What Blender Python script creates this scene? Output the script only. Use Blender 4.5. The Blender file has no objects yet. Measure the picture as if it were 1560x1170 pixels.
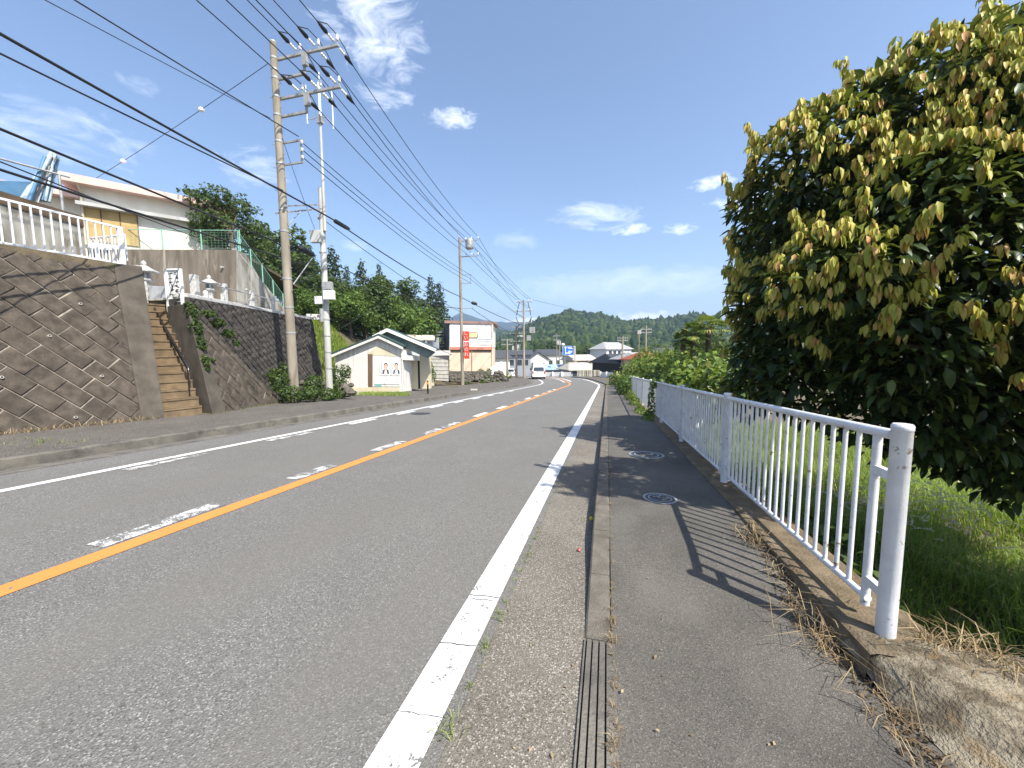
import bpy, bmesh, math, random
import numpy as np
from mathutils import Vector, Matrix
SC = bpy.context.scene
COL = SC.collection
R = math.radians
# ------------------------------------------------------------------ camera
F, CX, CY = 575.0, 780.0, 585.0
PITCH, ROLL, PSI, SL, HC = R(5.15), R(0.5), R(14.1807), 0.0573185, 1.45
f0 = np.array([-math.sin(PSI), math.cos(PSI), 0]); r0 = np.array([math.cos(PSI), math.sin(PSI), 0]); u0 = np.array([0, 0, 1.0])
CF = f0*math.cos(PITCH)-u0*math.sin(PITCH); CU0 = u0*math.cos(PITCH)+f0*math.sin(PITCH)
CR = r0*math.cos(ROLL)-CU0*math.sin(ROLL); CU = CU0*math.cos(ROLL)+r0*math.sin(ROLL)
C0 = np.array([0, 0, HC])
cam = bpy.data.cameras.new('camera'); camo = bpy.data.objects.new('camera', cam); COL.objects.link(camo)
cam.sensor_width = 36; cam.lens = F/1560*36; cam.clip_end = 6000; cam.clip_start = 0.05
M = Matrix.Identity(4)
for i in range(3):
    M[i][0] = CR[i]; M[i][1] = CU[i]; M[i][2] = -CF[i]; M[i][3] = C0[i]
camo.matrix_world = M
SC.camera = camo
# calibration helpers: a measured direction and a real distance give a real position
def ray(px, py): return CR*(px-CX)/F-CU*(py-CY)/F+CF
def dp(px, py, Z): return C0+ray(px, py)*Z
def aty(px, py, Y): d = ray(px, py); return C0+d*(Y/d[1])
def atx(px, py, X): d = ray(px, py); return C0+d*(X/d[0])
def gnd(px, py, z0=0.0):
    d = ray(px, py); t = (z0-HC)/(d[2]+SL*d[1]); return C0+t*d
def onplane(px, py, p0, n):
    d = ray(px, py); n = np.array(n, float); t = ((np.array(p0, float)-C0)@n)/(d@n); return C0+t*d
# ------------------------------------------------------------------ light
TS = Vector((0.71, -0.49, 1.07)).normalized()
ELEV = math.asin(TS.z); AZ = math.atan2(TS.x, TS.y)
sun = bpy.data.lights.new('sun', 'SUN'); sun.energy = 5.0; sun.angle = R(0.5); sun.color = (1.0, 0.95, 0.86)
suno = bpy.data.objects.new('sun', sun); COL.objects.link(suno)
suno.rotation_euler = TS.to_track_quat('Z', 'Y').to_euler()
SC.view_settings.view_transform = 'Standard'; SC.view_settings.look = 'None'; SC.view_settings.exposure = 0.9; SC.view_settings.gamma = 1.0
SC.cycles.use_denoising = True
SC.cycles.max_bounces = 6; SC.cycles.diffuse_bounces = 3; SC.cycles.transparent_max_bounces = 8; SC.cycles.volume_bounces = 0
W = bpy.data.worlds.new('World'); SC.world = W; W.use_nodes = True
wt = W.node_tree; wt.nodes.clear()
class NT:
    def __init__(s, t): s.t = t
    def n(s, typ, **kw):
        nd = s.t.nodes.new(typ)
        for k, v in kw.items():
            if k.startswith('i_'): nd.inputs[int(k[2:]) if k[2:].isdigit() else k[2:].replace('_', ' ')].default_value = v
            else: setattr(nd, k, v)
        return nd
    def l(s, a, b): s.t.links.new(a, b)
    def math(s, op, a, b=None, clamp=False):
        nd = s.t.nodes.new('ShaderNodeMath'); nd.operation = op; nd.use_clamp = clamp
        for i, v in enumerate((a, b)):
            if v is None: continue
            if isinstance(v, (int, float)): nd.inputs[i].default_value = v
            else: s.l(v, nd.inputs[i])
        return nd.outputs[0]
    def vmath(s, op, a, b=None):
        nd = s.t.nodes.new('ShaderNodeVectorMath'); nd.operation = op
        for i, v in enumerate((a, b)):
            if v is None: continue
            if isinstance(v, (tuple, list, np.ndarray)): nd.inputs[i].default_value = tuple(v)
            else: s.l(v, nd.inputs[i])
        return nd
    def mix(s, fac, a, b, blend='MIX'):
        nd = s.t.nodes.new('ShaderNodeMix'); nd.data_type = 'RGBA'; nd.blend_type = blend
        for idx, v in ((0, fac), (6, a), (7, b)):
            if isinstance(v, (int, float)): nd.inputs[idx].default_value = v
            elif isinstance(v, (tuple, list)): nd.inputs[idx].default_value = (*v[:3], 1)
            else: s.l(v, nd.inputs[idx])
        return nd.outputs[2]
    def ramp(s, fac, stops, interp='LINEAR'):
        nd = s.t.nodes.new('ShaderNodeValToRGB'); cr = nd.color_ramp; cr.interpolation = interp
        while len(cr.elements) < len(stops): cr.elements.new(0.5)
        for e, (p, c) in zip(cr.elements, stops):
            e.position = p; e.color = (c, c, c, 1) if isinstance(c, (int, float)) else (*c[:3], 1)
        s.l(fac, nd.inputs[0]); return nd.outputs[0]
    def noise(s, vec, scale, detail=4, rough=0.55, dist=0.0):
        nd = s.t.nodes.new('ShaderNodeTexNoise'); nd.inputs['Scale'].default_value = scale; nd.inputs['Detail'].default_value = detail
        nd.inputs['Roughness'].default_value = rough; nd.inputs['Distortion'].default_value = dist
        if vec is not None: s.l(vec, nd.inputs['Vector'])
        return nd.outputs[0]
    def vor(s, vec, scale, feature='F1', out=0):
        nd = s.t.nodes.new('ShaderNodeTexVoronoi'); nd.feature = feature; nd.inputs['Scale'].default_value = scale
        s.l(vec, nd.inputs['Vector']); return nd.outputs[out]
    def scalev(s, vec, sc):
        nd = s.t.nodes.new('ShaderNodeMapping'); nd.inputs['Scale'].default_value = sc; s.l(vec, nd.inputs[0]); return nd.outputs[0]
w = NT(wt)
sky = w.n('ShaderNodeTexSky'); sky.sky_type = 'NISHITA'; sky.sun_disc = False
sky.sun_elevation = ELEV; sky.sun_rotation = AZ; sky.altitude = 200; sky.air_density = 1.0; sky.dust_density = 1.7; sky.ozone_density = 2.4
tc = w.n('ShaderNodeTexCoord'); dirv = tc.outputs['Generated']
# clouds: wisps and low cumulus at fixed bearings in the sky
nz1 = w.noise(w.scalev(dirv, (1.0, 1.0, 2.6)), 9.0, 8, 0.66, 1.3)
nz2 = w.noise(w.scalev(dirv, (1, 1, 1.7)), 30, 8, 0.66, 0.5)
cov = None
def blob(px, py, sx, sy, stren, noise, lo, hi):
    global cov
    d = ray(px, py); d = d/np.linalg.norm(d)
    t = np.cross(d, [0, 0, 1]); t /= np.linalg.norm(t); u = np.cross(t, d)
    dv = w.vmath('SUBTRACT', dirv, d).outputs[0]
    a = w.vmath('DOT_PRODUCT', dv, tuple(t/sx)).outputs['Value']; b = w.vmath('DOT_PRODUCT', dv, tuple(u/sy)).outputs['Value']
    q = w.math('ADD', w.math('MULTIPLY', a, a), w.math('MULTIPLY', b, b))
    m = w.math('SUBTRACT', 1.0, q, True)
    n = w.math('ADD', noise, w.math('MULTIPLY', w.math('SUBTRACT', m, .75), 0.42))
    v = w.math('MULTIPLY', w.ramp(n, [(lo-.06, 0), (hi, 1)]), w.math('MULTIPLY', w.math('MULTIPLY', m, 3.0, True), stren))
    cov = v if cov is None else w.math('MAXIMUM', cov, v)
for args in [(560, 30, .17, .13, 1.0, nz1, .52, .86), (590, 105, .09, .10, .8, nz1, .5, .85), (100, 205, .16, .07, .6, nz1, .5, .9), (75, 170, .10, .04, .5, nz1, .5, .9), (690, 180, .075, .035, .75, nz2, .5, .78),
             (395, 260, .09, .06, .6, nz1, .5, .9), (905, 330, .15, .05, .75, nz1, .48, .85), (960, 350, .06, .02, .8, nz2, .48, .75),
             (1035, 350, .055, .018, .7, nz2, .46, .72), (1085, 278, .06, .025, .75, nz2, .48, .75), (1130, 305, .09, .04, .8, nz2, .45, .75),
             (790, 365, .10, .03, .3, nz1, .45, .85), (960, 432, .36, .05, .5, nz1, .36, .9), (980, 487, .14, .026, 1.0, nz2, .40, .62), (800, 490, .07, .016, 1.0, nz2, .4, .6),
             (540, 375, .06, .02, .5, nz1, .45, .8), (1500, 150, .3, .1, .3, nz1, .5, .9), (220, 130, .05, .02, .3, nz2, .5, .8), (300, 480, .5, .05, .6, nz1, .4, .8)]:
    blob(*args)
skyc = w.mix(cov, sky.outputs[0], (7.2, 7.5, 8.0))
bg = w.n('ShaderNodeBackground'); bg.inputs['Strength'].default_value = 0.13
w.l(skyc, bg.inputs[0]); wo = w.n('ShaderNodeOutputWorld'); w.l(bg.outputs[0], wo.inputs[0])

# ------------------------------------------------------------------ materials
def newmat(name):
    m = bpy.data.materials.new(name); m.use_nodes = True; t = m.node_tree
    return m, NT(t), t.nodes['Principled BSDF'], t.nodes['Material Output']
def setc(b, nm, v):
    b.inputs[nm].default_value = (*v, 1) if isinstance(v, tuple) else v
def mat(name, c1, c2=None, scale=3.0, rough=0.8, bump=0.0, bscale=60.0, lo=.35, hi=.65, stain=None, sscale=1.0, slo=.55, shi=.7, stretch=None, metal=0.0, spec=0.3, fine=0.0):
    m, t, b, o = newmat(name)
    g = t.n('ShaderNodeNewGeometry').outputs['Position']
    v = t.scalev(g, stretch) if stretch else g
    col = t.mix(t.ramp(t.noise(v, scale, 6), [(lo, 0), (hi, 1)]), c1, c2 or tuple(x*0.8 for x in c1))
    if stain: col = t.mix(t.ramp(t.noise(v, sscale, 5, 0.6, 0.4), [(slo, 0), (shi, 1)]), col, stain)
    if fine: col = t.mix(t.math('MULTIPLY', t.noise(g, bscale, 3), fine), col, (0.02, 0.02, 0.02))
    t.l(col, b.inputs['Base Color'])
    b.inputs['Roughness'].default_value = rough; b.inputs['Metallic'].default_value = metal; b.inputs['Specular IOR Level'].default_value = spec
    if bump:
        bn = t.n('ShaderNodeBump'); bn.inputs['Strength'].default_value = bump; bn.inputs['Distance'].default_value = 0.02
        t.l(t.noise(g, bscale, 4), bn.inputs['Height']); t.l(bn.outputs[0], b.inputs['Normal'])
    return m
def mat_aggregate(name, base, light, dark, scale, big1, amount=0.5, bump=0.35, wear=None, warm=None):
    m, t, b, o = newmat(name)
    g = t.n('ShaderNodeNewGeometry').outputs['Position']
    vc = t.vor(g, scale, 'F1', 1)
    sep = t.n('ShaderNodeSeparateColor'); t.l(vc, sep.inputs[0])
    col = t.ramp(sep.outputs[0], [(0.0, dark), (0.35, base), (0.72, base), (0.9, light), (1.0, tuple(min(.6, x*1.5) for x in light))])
    bigm = t.ramp(t.noise(g, 1.1, 5, 0.6), [(0.3, big1[0]), (0.7, big1[1])])
    col = t.mix(1.0, col, bigm, 'MULTIPLY')
    if warm: col = t.mix(t.math('MULTIPLY', t.ramp(t.noise(t.scalev(g, (0.9, 0.12, 1)), 1.0, 4), [(.45, 0), (.62, 1)]), .55), col, warm)
    if wear: col = t.mix(t.math('MULTIPLY', t.ramp(t.noise(g, 2.3, 6, .65), [(.5, 0), (.7, 1)]), .5), col, wear)
    t.l(col, b.inputs['Base Color']); b.inputs['Roughness'].default_value = 0.85; b.inputs['Specular IOR Level'].default_value = 0.25
    bn = t.n('ShaderNodeBump'); bn.inputs['Strength'].default_value = bump; bn.inputs['Distance'].default_value = 0.012
    t.l(t.vor(g, scale, 'F1', 0), bn.inputs['Height']); t.l(bn.outputs[0], b.inputs['Normal'])
    return m
def mat_paint(name, col, under, amount, scale=9.0, fine=60.0):
    m, t, b, o = newmat(name)
    g = t.n('ShaderNodeNewGeometry').outputs['Position']
    n = t.math('ADD', t.math('MULTIPLY', t.noise(g, scale, 4), .5), t.math('MULTIPLY', t.noise(g, fine, 4, .7), .5))
    fac = t.ramp(n, [(amount, 0), (amount+.035, 1)])
    pc = t.mix(t.noise(g, 4, 5), col, tuple(x*.82 for x in col))
    t.l(t.mix(fac, under, pc), b.inputs['Base Color']); b.inputs['Roughness'].default_value = .75; b.inputs['Specular IOR Level'].default_value = .25
    bn = t.n('ShaderNodeBump'); bn.inputs['Strength'].default_value = .3; bn.inputs['Distance'].default_value = .006
    t.l(t.noise(g, 130, 3), bn.inputs['Height']); t.l(bn.outputs[0], b.inputs['Normal'])
    return m
def mat_leaf(name, stops, trans=0.3, rough=0.45, spec=.35):
    m, t, b, o = newmat(name)
    g = t.n('ShaderNodeNewGeometry')
    col = t.ramp(g.outputs['Random Per Island'], stops)
    t.l(col, b.inputs['Base Color']); b.inputs['Roughness'].default_value = rough; b.inputs['Specular IOR Level'].default_value = spec
    tr = t.n('ShaderNodeBsdfTranslucent'); t.l(t.mix(0.35, col, (.35, .42, .05)), tr.inputs[0])
    mx = t.n('ShaderNodeMixShader'); mx.inputs[0].default_value = trans
    t.l(b.outputs[0], mx.inputs[1]); t.l(tr.outputs[0], mx.inputs[2]); t.l(mx.outputs[0], o.inputs[0])
    return m
ASPH = (.146, .143, .134)
MT = dict(
    asphalt=mat_aggregate('asphalt', ASPH, (.225, .215, .198), (.075, .072, .066), 150, (.92, 1.06), warm=(.152, .142, .127)),
    walk=mat_aggregate('walk_asphalt', (.112, .103, .089), (.142, .131, .114), (.062, .057, .05), 210, (.68, 1.16), wear=(.135, .126, .11), bump=.25),
    walk_left=mat_aggregate('walk_asphalt_left', (.112, .10, .086), (.17, .155, .135), (.055, .05, .043), 70, (.8, 1.1)),
    gutter=mat_aggregate('gutter_concrete', (.165, .148, .122), (.27, .245, .21), (.09, .08, .066), 160, (.75, 1.15), wear=(.15, .135, .11)),
    kerb=mat('kerb_concrete', (.19, .17, .138), (.13, .116, .094), 7, .9, .7, 110, stain=(.085, .076, .062), sscale=4.5, slo=.5, shi=.7),
    kerbdark=mat('kerb_weathered', (.17, .155, .13), (.10, .092, .08), 4, .9, .5, 60, stain=(.06, .055, .05), sscale=2.5),
    ledge=mat('ledge_concrete', (.20, .155, .10), (.11, .085, .052), 6, .95, .7, 60, stain=(.25, .145, .05), sscale=1.7, slo=.56, shi=.74),
    apron=mat('apron_concrete', (.29, .25, .18), (.12, .096, .064), 11, .95, 1.0, 75, lo=.4, hi=.6, stain=(.25, .165, .075), sscale=4.2, slo=.56, shi=.72),
    white_line=mat_paint('white_line_paint', (.72, .72, .70), ASPH, .395),
    worn_line=mat_paint('worn_white_paint', (.66, .66, .64), ASPH, .5, 7, 70),
    yellow_line=mat_paint('yellow_line_paint', (.66, .255, .065), ASPH, .37),
    fence_white=mat('fence_white_paint', (.74, .75, .76), (.60, .61, .62), 6, .45, .12, 90, stain=(.26, .20, .15), sscale=15, slo=.635, shi=.68, spec=.5),
    white=mat('white_paint', (.80, .80, .78), (.70, .70, .68), 4, .5, spec=.4),
    earth=mat('earth', (.16, .125, .08), (.09, .075, .045), 2, .95, .8, 20, stain=(.10, .12, .04), sscale=.8),
    field=mat('field_soil', (.10, .11, .04), (.06, .075, .025), 1.5, .95, .8, 15),
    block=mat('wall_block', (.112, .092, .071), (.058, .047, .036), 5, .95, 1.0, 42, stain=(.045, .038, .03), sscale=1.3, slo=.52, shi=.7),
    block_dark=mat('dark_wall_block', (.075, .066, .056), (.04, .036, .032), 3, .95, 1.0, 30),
    mortar=mat('mortar', (.36, .32, .26), (.20, .17, .135), 5, .95, .4, 60),
    pillar=mat('pillar_concrete', (.112, .096, .076), (.066, .056, .044), 2.5, .95, .6, 45),
    upwall=mat('stained_concrete', (.175, .15, .12), (.10, .084, .064), 1.6, .95, .4, 40, stretch=(2.2, 2.2, .22), stain=(.33, .29, .23), sscale=1.1, slo=.55, shi=.7),
    backwall=mat('pale_stained_concrete', (.36, .35, .31), (.20, .19, .165), 1.3, .9, .3, 40, stretch=(2, 2, .5), stain=(.13, .115, .09), sscale=1.4, slo=.5, shi=.64),
    brownband=mat('brown_coping', (.12, .085, .055), (.07, .05, .035), 3, .95, .6, 40),
    step=mat('stair_concrete', (.215, .155, .09), (.125, .09, .054), 4, .95, .5, 50),
    granite=mat('granite', (.56, .55, .52), (.38, .37, .35), 18, .8, .3, 80, stain=(.25, .24, .22), sscale=4),
    granite_dark=mat('polished_grey_stone', (.30, .31, .32), (.22, .23, .24), 6, .5),
    black=mat('black_rubber', (.012, .012, .013), (.02, .02, .02), 5, .5),
    handrail=mat('black_handrail', (.02, .02, .022), (.012, .012, .012), 5, .25, spec=.6),
    pole=mat('concrete_pole', (.33, .29, .225), (.22, .19, .15), 2.2, .9, .3, 60, stretch=(1, 1, .25), stain=(.16, .135, .1), sscale=1.2),
    pole_white=mat('pale_steel_pole', (.50, .50, .47), (.38, .375, .35), 2.2, .7, .1, 60, stretch=(1, 1, .3)),
    steel=mat('galvanised_steel', (.42, .42, .41), (.30, .30, .29), 6, .55, metal=.3),
    cable=mat('cable_sheath', (.015, .015, .017), (.03, .03, .03), 3, .5),
    porcelain=mat('porcelain', (.82, .82, .80), (.7, .7, .68), 5, .25, spec=.5),
    cream=mat('cream_wall', (.62, .56, .40), (.52, .46, .32), 1.5, .85, .15, 40, stretch=(1, 1, .3), stain=(.50, .47, .40), sscale=1.2),
    housewhite=mat('house_white_wall', (.76, .73, .64), (.66, .63, .54), 1.5, .85, stretch=(1, 1, .4)),
    ochre=mat('ochre_panel', (.46, .33, .14), (.34, .24, .1), 2, .7),
    pinkroof=mat('pink_metal_roof', (.66, .46, .40), (.56, .38, .33), 2, .55),
    brownedge=mat('brown_roof_edge', (.33, .2, .165), (.25, .15, .125), 2, .6),
    siding=mat('white_siding', (.74, .73, .69), (.60, .58, .53), 1.6, .75, stretch=(4, 4, .3), stain=(.40, .34, .25), sscale=1.9, slo=.56, shi=.74),
    greenroof=mat('green_metal', (.05, .085, .075), (.035, .06, .055), 4, .5),
    greengrey=mat('green_grey_board', (.17, .23, .215), (.13, .18, .17), 3, .7),
    wood=mat('weathered_wood', (.19, .125, .075), (.11, .07, .045), 7, .85, .3, 50, stretch=(1, 1, .15)),
    roofbrown=mat('brown_roof', (.17, .135, .105), (.11, .088, .07), 6, .85, .4, 25),
    rooftile=mat('grey_tile', (.085, .09, .10), (.05, .053, .06), 9, .6, .5, 25),
    roofbeige=mat('beige_metal_roof', (.52, .47, .39), (.42, .38, .31), 2, .6),
    roofblue=mat('pale_blue_metal_roof', (.25, .37, .48), (.36, .44, .50), .6, .5),
    roofgrey=mat('grey_metal_roof', (.42, .42, .40), (.34, .34, .33), 2, .6),
    roofred=mat('red_tile_roof', (.45, .15, .085), (.36, .11, .06), 5, .7, .4, 25),
    darkwall=mat('dark_wall', (.03, .03, .034), (.02, .02, .022), 3, .7),
    greywall=mat('blue_grey_wall', (.36, .38, .42), (.30, .32, .36), 2, .8),
    peach=mat('peach_wall', (.74, .56, .42), (.68, .50, .37), 1.2, .85),
    redband=mat('red_band', (.52, .22, .15), (.44, .18, .12), 2, .6),
    cblock=mat('concrete_block', (.46, .44, .39), (.34, .32, .28), 2.5, .9, .3, 40),
    rock=mat('field_stone', (.14, .125, .10), (.07, .064, .052), 4, .95, .9, 25),
    glass=mat('window_glass', (.03, .04, .05), (.05, .06, .075), 1, .12, spec=.6),
    yellowpane=mat('yellow_blind', (.72, .62, .32), (.66, .55, .28), 3, .6),
    red=mat('red_banner', (.78, .075, .035), (.68, .06, .03), 3, .7),
    orange=mat('orange_reflector', (.85, .30, .03), (.8, .26, .03), 3, .4),
    yellow=mat('yellow_reflector', (.80, .62, .05), (.75, .55, .05), 3, .4),
    blue=mat('blue_sign', (.015, .13, .62), (.012, .11, .56), 3, .45),
    skyblue=mat('blue_sheet', (.10, .22, .36), (.07, .16, .28), 2, .5),
    bluepipe=mat('pale_blue_pipe', (.42, .52, .55), (.30, .38, .42), 6, .5),
    meshgreen=mat('green_fence_paint', (.24, .46, .35), (.2, .4, .3), 4, .5),
    ink=mat('ink', (.03, .032, .035), (.05, .05, .05), 4, .8),
    greyink=mat('grey_print', (.32, .36, .40), (.38, .40, .43), 4, .8),
    tealink=mat('teal_print', (.12, .36, .34), (.2, .45, .42), 4, .8),
    skin=mat('poster_skin', (.72, .46, .36), (.66, .40, .31), 6, .7),
    hair=mat('poster_hair', (.03, .028, .027), (.05, .045, .04), 6, .8),
    suit=mat('poster_suit', (.04, .05, .08), (.06, .07, .1), 6, .8),
    pinkprint=mat('poster_pink', (.80, .50, .50), (.82, .62, .6), 9, .8),
    iron=mat('cast_iron', (.075, .08, .085), (.05, .053, .056), 9, .6, .5, 50, metal=.2),
    ironring=mat('worn_iron_ring', (.34, .36, .37), (.24, .25, .26), 9, .5, metal=.3),
    van=mat('van_paint', (.80, .81, .82), (.76, .77, .78), 1, .25, spec=.6),
    lamp_red=mat('tail_lamp', (.45, .02, .02), (.4, .02, .02), 3, .3),
    plate=mat('number_plate', (.72, .74, .55), (.7, .7, .52), 3, .5),
    bark=mat('bark', (.12, .09, .06), (.07, .052, .036), 8, .95, .8, 30, stretch=(1, 1, .2)),
    straw=mat_leaf('dry_straw', [(0, (.15, .095, .05)), (.5, (.27, .19, .10)), (1, (.42, .33, .19))], .15, .8),
    grass=mat_leaf('green_grass', [(0, (.11, .20, .016)), (.45, (.20, .31, .03)), (.8, (.28, .37, .05)), (1, (.38, .38, .11))], .4, .5),
    plume=mat_leaf('grass_plume', [(0, (.70, .66, .56)), (1, (.82, .78, .68))], .25, .9),
    debris=mat_leaf('debris_crumb', [(0, (.05, .035, .022)), (.7, (.10, .07, .042)), (1, (.22, .16, .09))], .05, .9),
    weed=mat_leaf('weed_leaf', [(0, (.12, .2, .03)), (1, (.32, .36, .08))], .35, .6),
    young=mat_leaf('young_leaf', [(0, (.30, .33, .05)), (.45, (.46, .43, .075)), (.8, (.58, .48, .11)), (.92, (.58, .36, .12)), (1, (.54, .26, .11))], .26, .5, .25),
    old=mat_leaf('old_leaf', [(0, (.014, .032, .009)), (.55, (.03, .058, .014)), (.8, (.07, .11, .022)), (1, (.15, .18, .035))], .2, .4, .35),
    broad=mat_leaf('broadleaf', [(0, (.022, .046, .010)), (.6, (.045, .082, .016)), (1, (.095, .14, .03))], .28, .55),
    broad2=mat_leaf('bright_broadleaf', [(0, (.04, .085, .012)), (.6, (.08, .145, .02)), (1, (.16, .22, .045))], .3, .55),
    conifer=mat_leaf('conifer_needle', [(0, (.018, .038, .014)), (.6, (.035, .065, .02)), (1, (.07, .105, .03))], .15, .6),
    vine=mat_leaf('vine_leaf', [(0, (.06, .115, .016)), (.5, (.12, .19, .025)), (.85, (.2, .26, .04)), (1, (.32, .32, .08))], .3, .45),
    palm=mat_leaf('palm_leaf', [(0, (.09, .15, .03)), (.75, (.18, .24, .05)), (.93, (.26, .28, .06)), (1, (.42, .28, .08))], .25, .5),
    forest=mat_leaf('forest_crown', [(0, (.014, .028, .014)), (.45, (.025, .045, .016)), (.8, (.042, .066, .02)), (1, (.07, .09, .03))], .05, .9, .1),
    hillfar=mat('far_mountain', (.022, .045, .035), (.016, .034, .028), .02, .95),
)
# ------------------------------------------------------------------ mesh helpers
class MB:
    def __init__(s): s.v = []; s.f = []; s.m = []; s.sm = []
    def add(s, vs, fs, mi=0, smooth=False):
        o = len(s.v); s.v += [tuple(map(float, p)) for p in vs]
        for f in fs: s.f.append(tuple(i+o for i in f)); s.m.append(mi); s.sm.append(smooth)
        return s
    def box(s, c, size, mi=0, rz=0.0, ax=None):
        c = np.array(c, float); hx, hy, hz = [k/2 for k in size]
        if ax is None: ax = (np.array([math.cos(rz), math.sin(rz), 0]), np.array([-math.sin(rz), math.cos(rz), 0]), np.array([0, 0, 1.]))
        vs = [c+ax[0]*sx*hx+ax[1]*sy*hy+ax[2]*sz*hz for sz in (-1, 1) for sy in (-1, 1) for sx in (-1, 1)]
        return s.add(vs, [(0, 2, 3, 1), (4, 5, 7, 6), (0, 1, 5, 4), (2, 6, 7, 3), (0, 4, 6, 2), (1, 3, 7, 5)], mi)
    def beam(s, p, q, wd, ht, mi=0):
        p, q = np.array(p, float), np.array(q, float); d = q-p; L = np.linalg.norm(d); d /= L
        up = np.array([0, 0, 1.]) if abs(d[2]) < .95 else np.array([0, 1., 0])
        a = np.cross(d, up); a /= np.linalg.norm(a); b = np.cross(a, d)
        return s.box((p+q)/2, (L, wd, ht), mi, ax=(d, a, b))
    def tube(s, pts, r, n=8, mi=0, caps=True, smooth=True):
        pts = [np.array(p, float) for p in pts]; rs = r if isinstance(r, (list, tuple)) else [r]*len(pts)
        vs = []; prev = None
        for i, p in enumerate(pts):
            d = pts[min(i+1, len(pts)-1)]-pts[max(i-1, 0)]; d /= np.linalg.norm(d)
            if prev is None:
                up = np.array([0, 0, 1.]) if abs(d[2]) < .9 else np.array([1., 0, 0])
                a = np.cross(d, up)
            else: a = prev-d*(prev@d)
            a /= np.linalg.norm(a); prev = a; b = np.cross(d, a)
            for k in range(n):
                t = 2*math.pi*k/n; vs.append(p+(a*math.cos(t)+b*math.sin(t))*rs[i])
        fs = [(i*n+k, i*n+(k+1) % n, (i+1)*n+(k+1) % n, (i+1)*n+k) for i in range(len(pts)-1) for k in range(n)]
        s.add(vs, fs, mi, smooth)
        if caps:
            s.add(vs[:n], [tuple(range(n))[::-1]], mi); s.add(vs[-n:], [tuple(range(n))], mi)
        return s
    def lathe(s, c, prof, n=12, mi=0, smooth=False, rot=0.0):
        c = np.array(c, float); vs = []
        for r, z in prof:
            for k in range(n):
                t = 2*math.pi*k/n+rot; vs.append(c+np.array([r*math.cos(t), r*math.sin(t), z]))
        fs = [(i*n+k, i*n+(k+1) % n, (i+1)*n+(k+1) % n, (i+1)*n+k) for i in range(len(prof)-1) for k in range(n)]
        s.add(vs, fs, mi, smooth); s.add(vs[:n], [tuple(range(n))[::-1]], mi); s.add(vs[-n:], [tuple(range(n))], mi)
        return s
    def prism(s, poly, off, mi=0):
        poly = [np.array(p, float) for p in poly]; off = np.array(off, float); n = len(poly)
        vs = poly+[p+off for p in poly]
        fs = [tuple(range(n))[::-1], tuple(range(n, 2*n))]+[(i, (i+1) % n, n+(i+1) % n, n+i) for i in range(n)]
        return s.add(vs, fs, mi)
    def build(s, name, mats, parent=None, fix=False, bevel=0):
        me = bpy.data.meshes.new(name); me.from_pydata(s.v, [], s.f)
        mats = mats if isinstance(mats, (list, tuple)) else [mats]
        for m in mats: me.materials.append(MT[m] if isinstance(m, str) else m)
        me.polygons.foreach_set('material_index', s.m); me.polygons.foreach_set('use_smooth', s.sm)
        bm = bmesh.new(); bm.from_mesh(me); bmesh.ops.recalc_face_normals(bm, faces=bm.faces); bm.to_mesh(me); bm.free()
        o = bpy.data.objects.new(name, me); COL.objects.link(o)
        if parent: o.parent = parent; o.matrix_parent_inverse = parent.matrix_basis.inverted()
        if bevel:
            bv = o.modifiers.new('b', 'BEVEL'); bv.width = bevel; bv.segments = 2; bv.limit_method = 'ANGLE'
        return o
def npmesh(name, V, faces, matname, parent=None, smooth=False):
    """faces: int array (n,k)"""
    me = bpy.data.meshes.new(name); n, k = faces.shape
    me.vertices.add(len(V)); me.vertices.foreach_set('co', np.ascontiguousarray(V, dtype=np.float32).ravel())
    me.loops.add(n*k); me.loops.foreach_set('vertex_index', np.ascontiguousarray(faces, dtype=np.int32).ravel())
    me.polygons.add(n); me.polygons.foreach_set('loop_start', np.arange(0, n*k, k, dtype=np.int32))
    me.polygons.foreach_set('loop_total', np.full(n, k, dtype=np.int32))
    if smooth: me.polygons.foreach_set('use_smooth', np.ones(n, dtype=bool))
    me.materials.append(MT[matname]); me.update(calc_edges=True); me.validate()
    o = bpy.data.objects.new(name, me); COL.objects.link(o)
    if parent: o.parent = parent; o.matrix_parent_inverse = parent.matrix_basis.inverted()
    return o
def tag(o, label, cat, group=None, kind=None):
    if label: o['label'] = label
    if cat: o['category'] = cat
    if group: o['group'] = group
    if kind: o['kind'] = kind
    return o
def struct(o, label=None): o['kind'] = 'structure'; return tag(o, label, None)
def thing(name, loc, label, cat, group=None):
    o = bpy.data.objects.new(name, None); COL.objects.link(o); o.location = tuple(map(float, loc)); o.empty_display_size = .2
    bpy.context.view_layer.update() if False else None
    o.matrix_basis = Matrix.Translation(o.location)
    return tag(o, label, cat, group)
def copy_tree(o, parent=None, delta=None):
    c = o.copy(); COL.objects.link(c)
    if parent: c.parent = parent; c.matrix_parent_inverse = o.matrix_parent_inverse.copy()
    for ch in list(o.children): copy_tree(ch, c)
    return c
def prep(o):
    """children keep plain local coordinates (parent inverse folded in) so that copies can move"""
    return o
def text_mesh(txt, size):
    cu = bpy.data.curves.new('lettering', 'FONT'); cu.body = txt; cu.size = size; cu.align_x = 'CENTER'; cu.align_y = 'CENTER'
    o = bpy.data.objects.new('lettering', cu); COL.objects.link(o)
    dg = bpy.context.evaluated_depsgraph_get(); me = bpy.data.meshes.new_from_object(o.evaluated_get(dg))
    vs = [tuple(v.co) for v in me.vertices]; fs = [tuple(p.vertices) for p in me.polygons]
    bpy.data.objects.remove(o); bpy.data.curves.remove(cu); bpy.data.meshes.remove(me)
    return vs, fs
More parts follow.
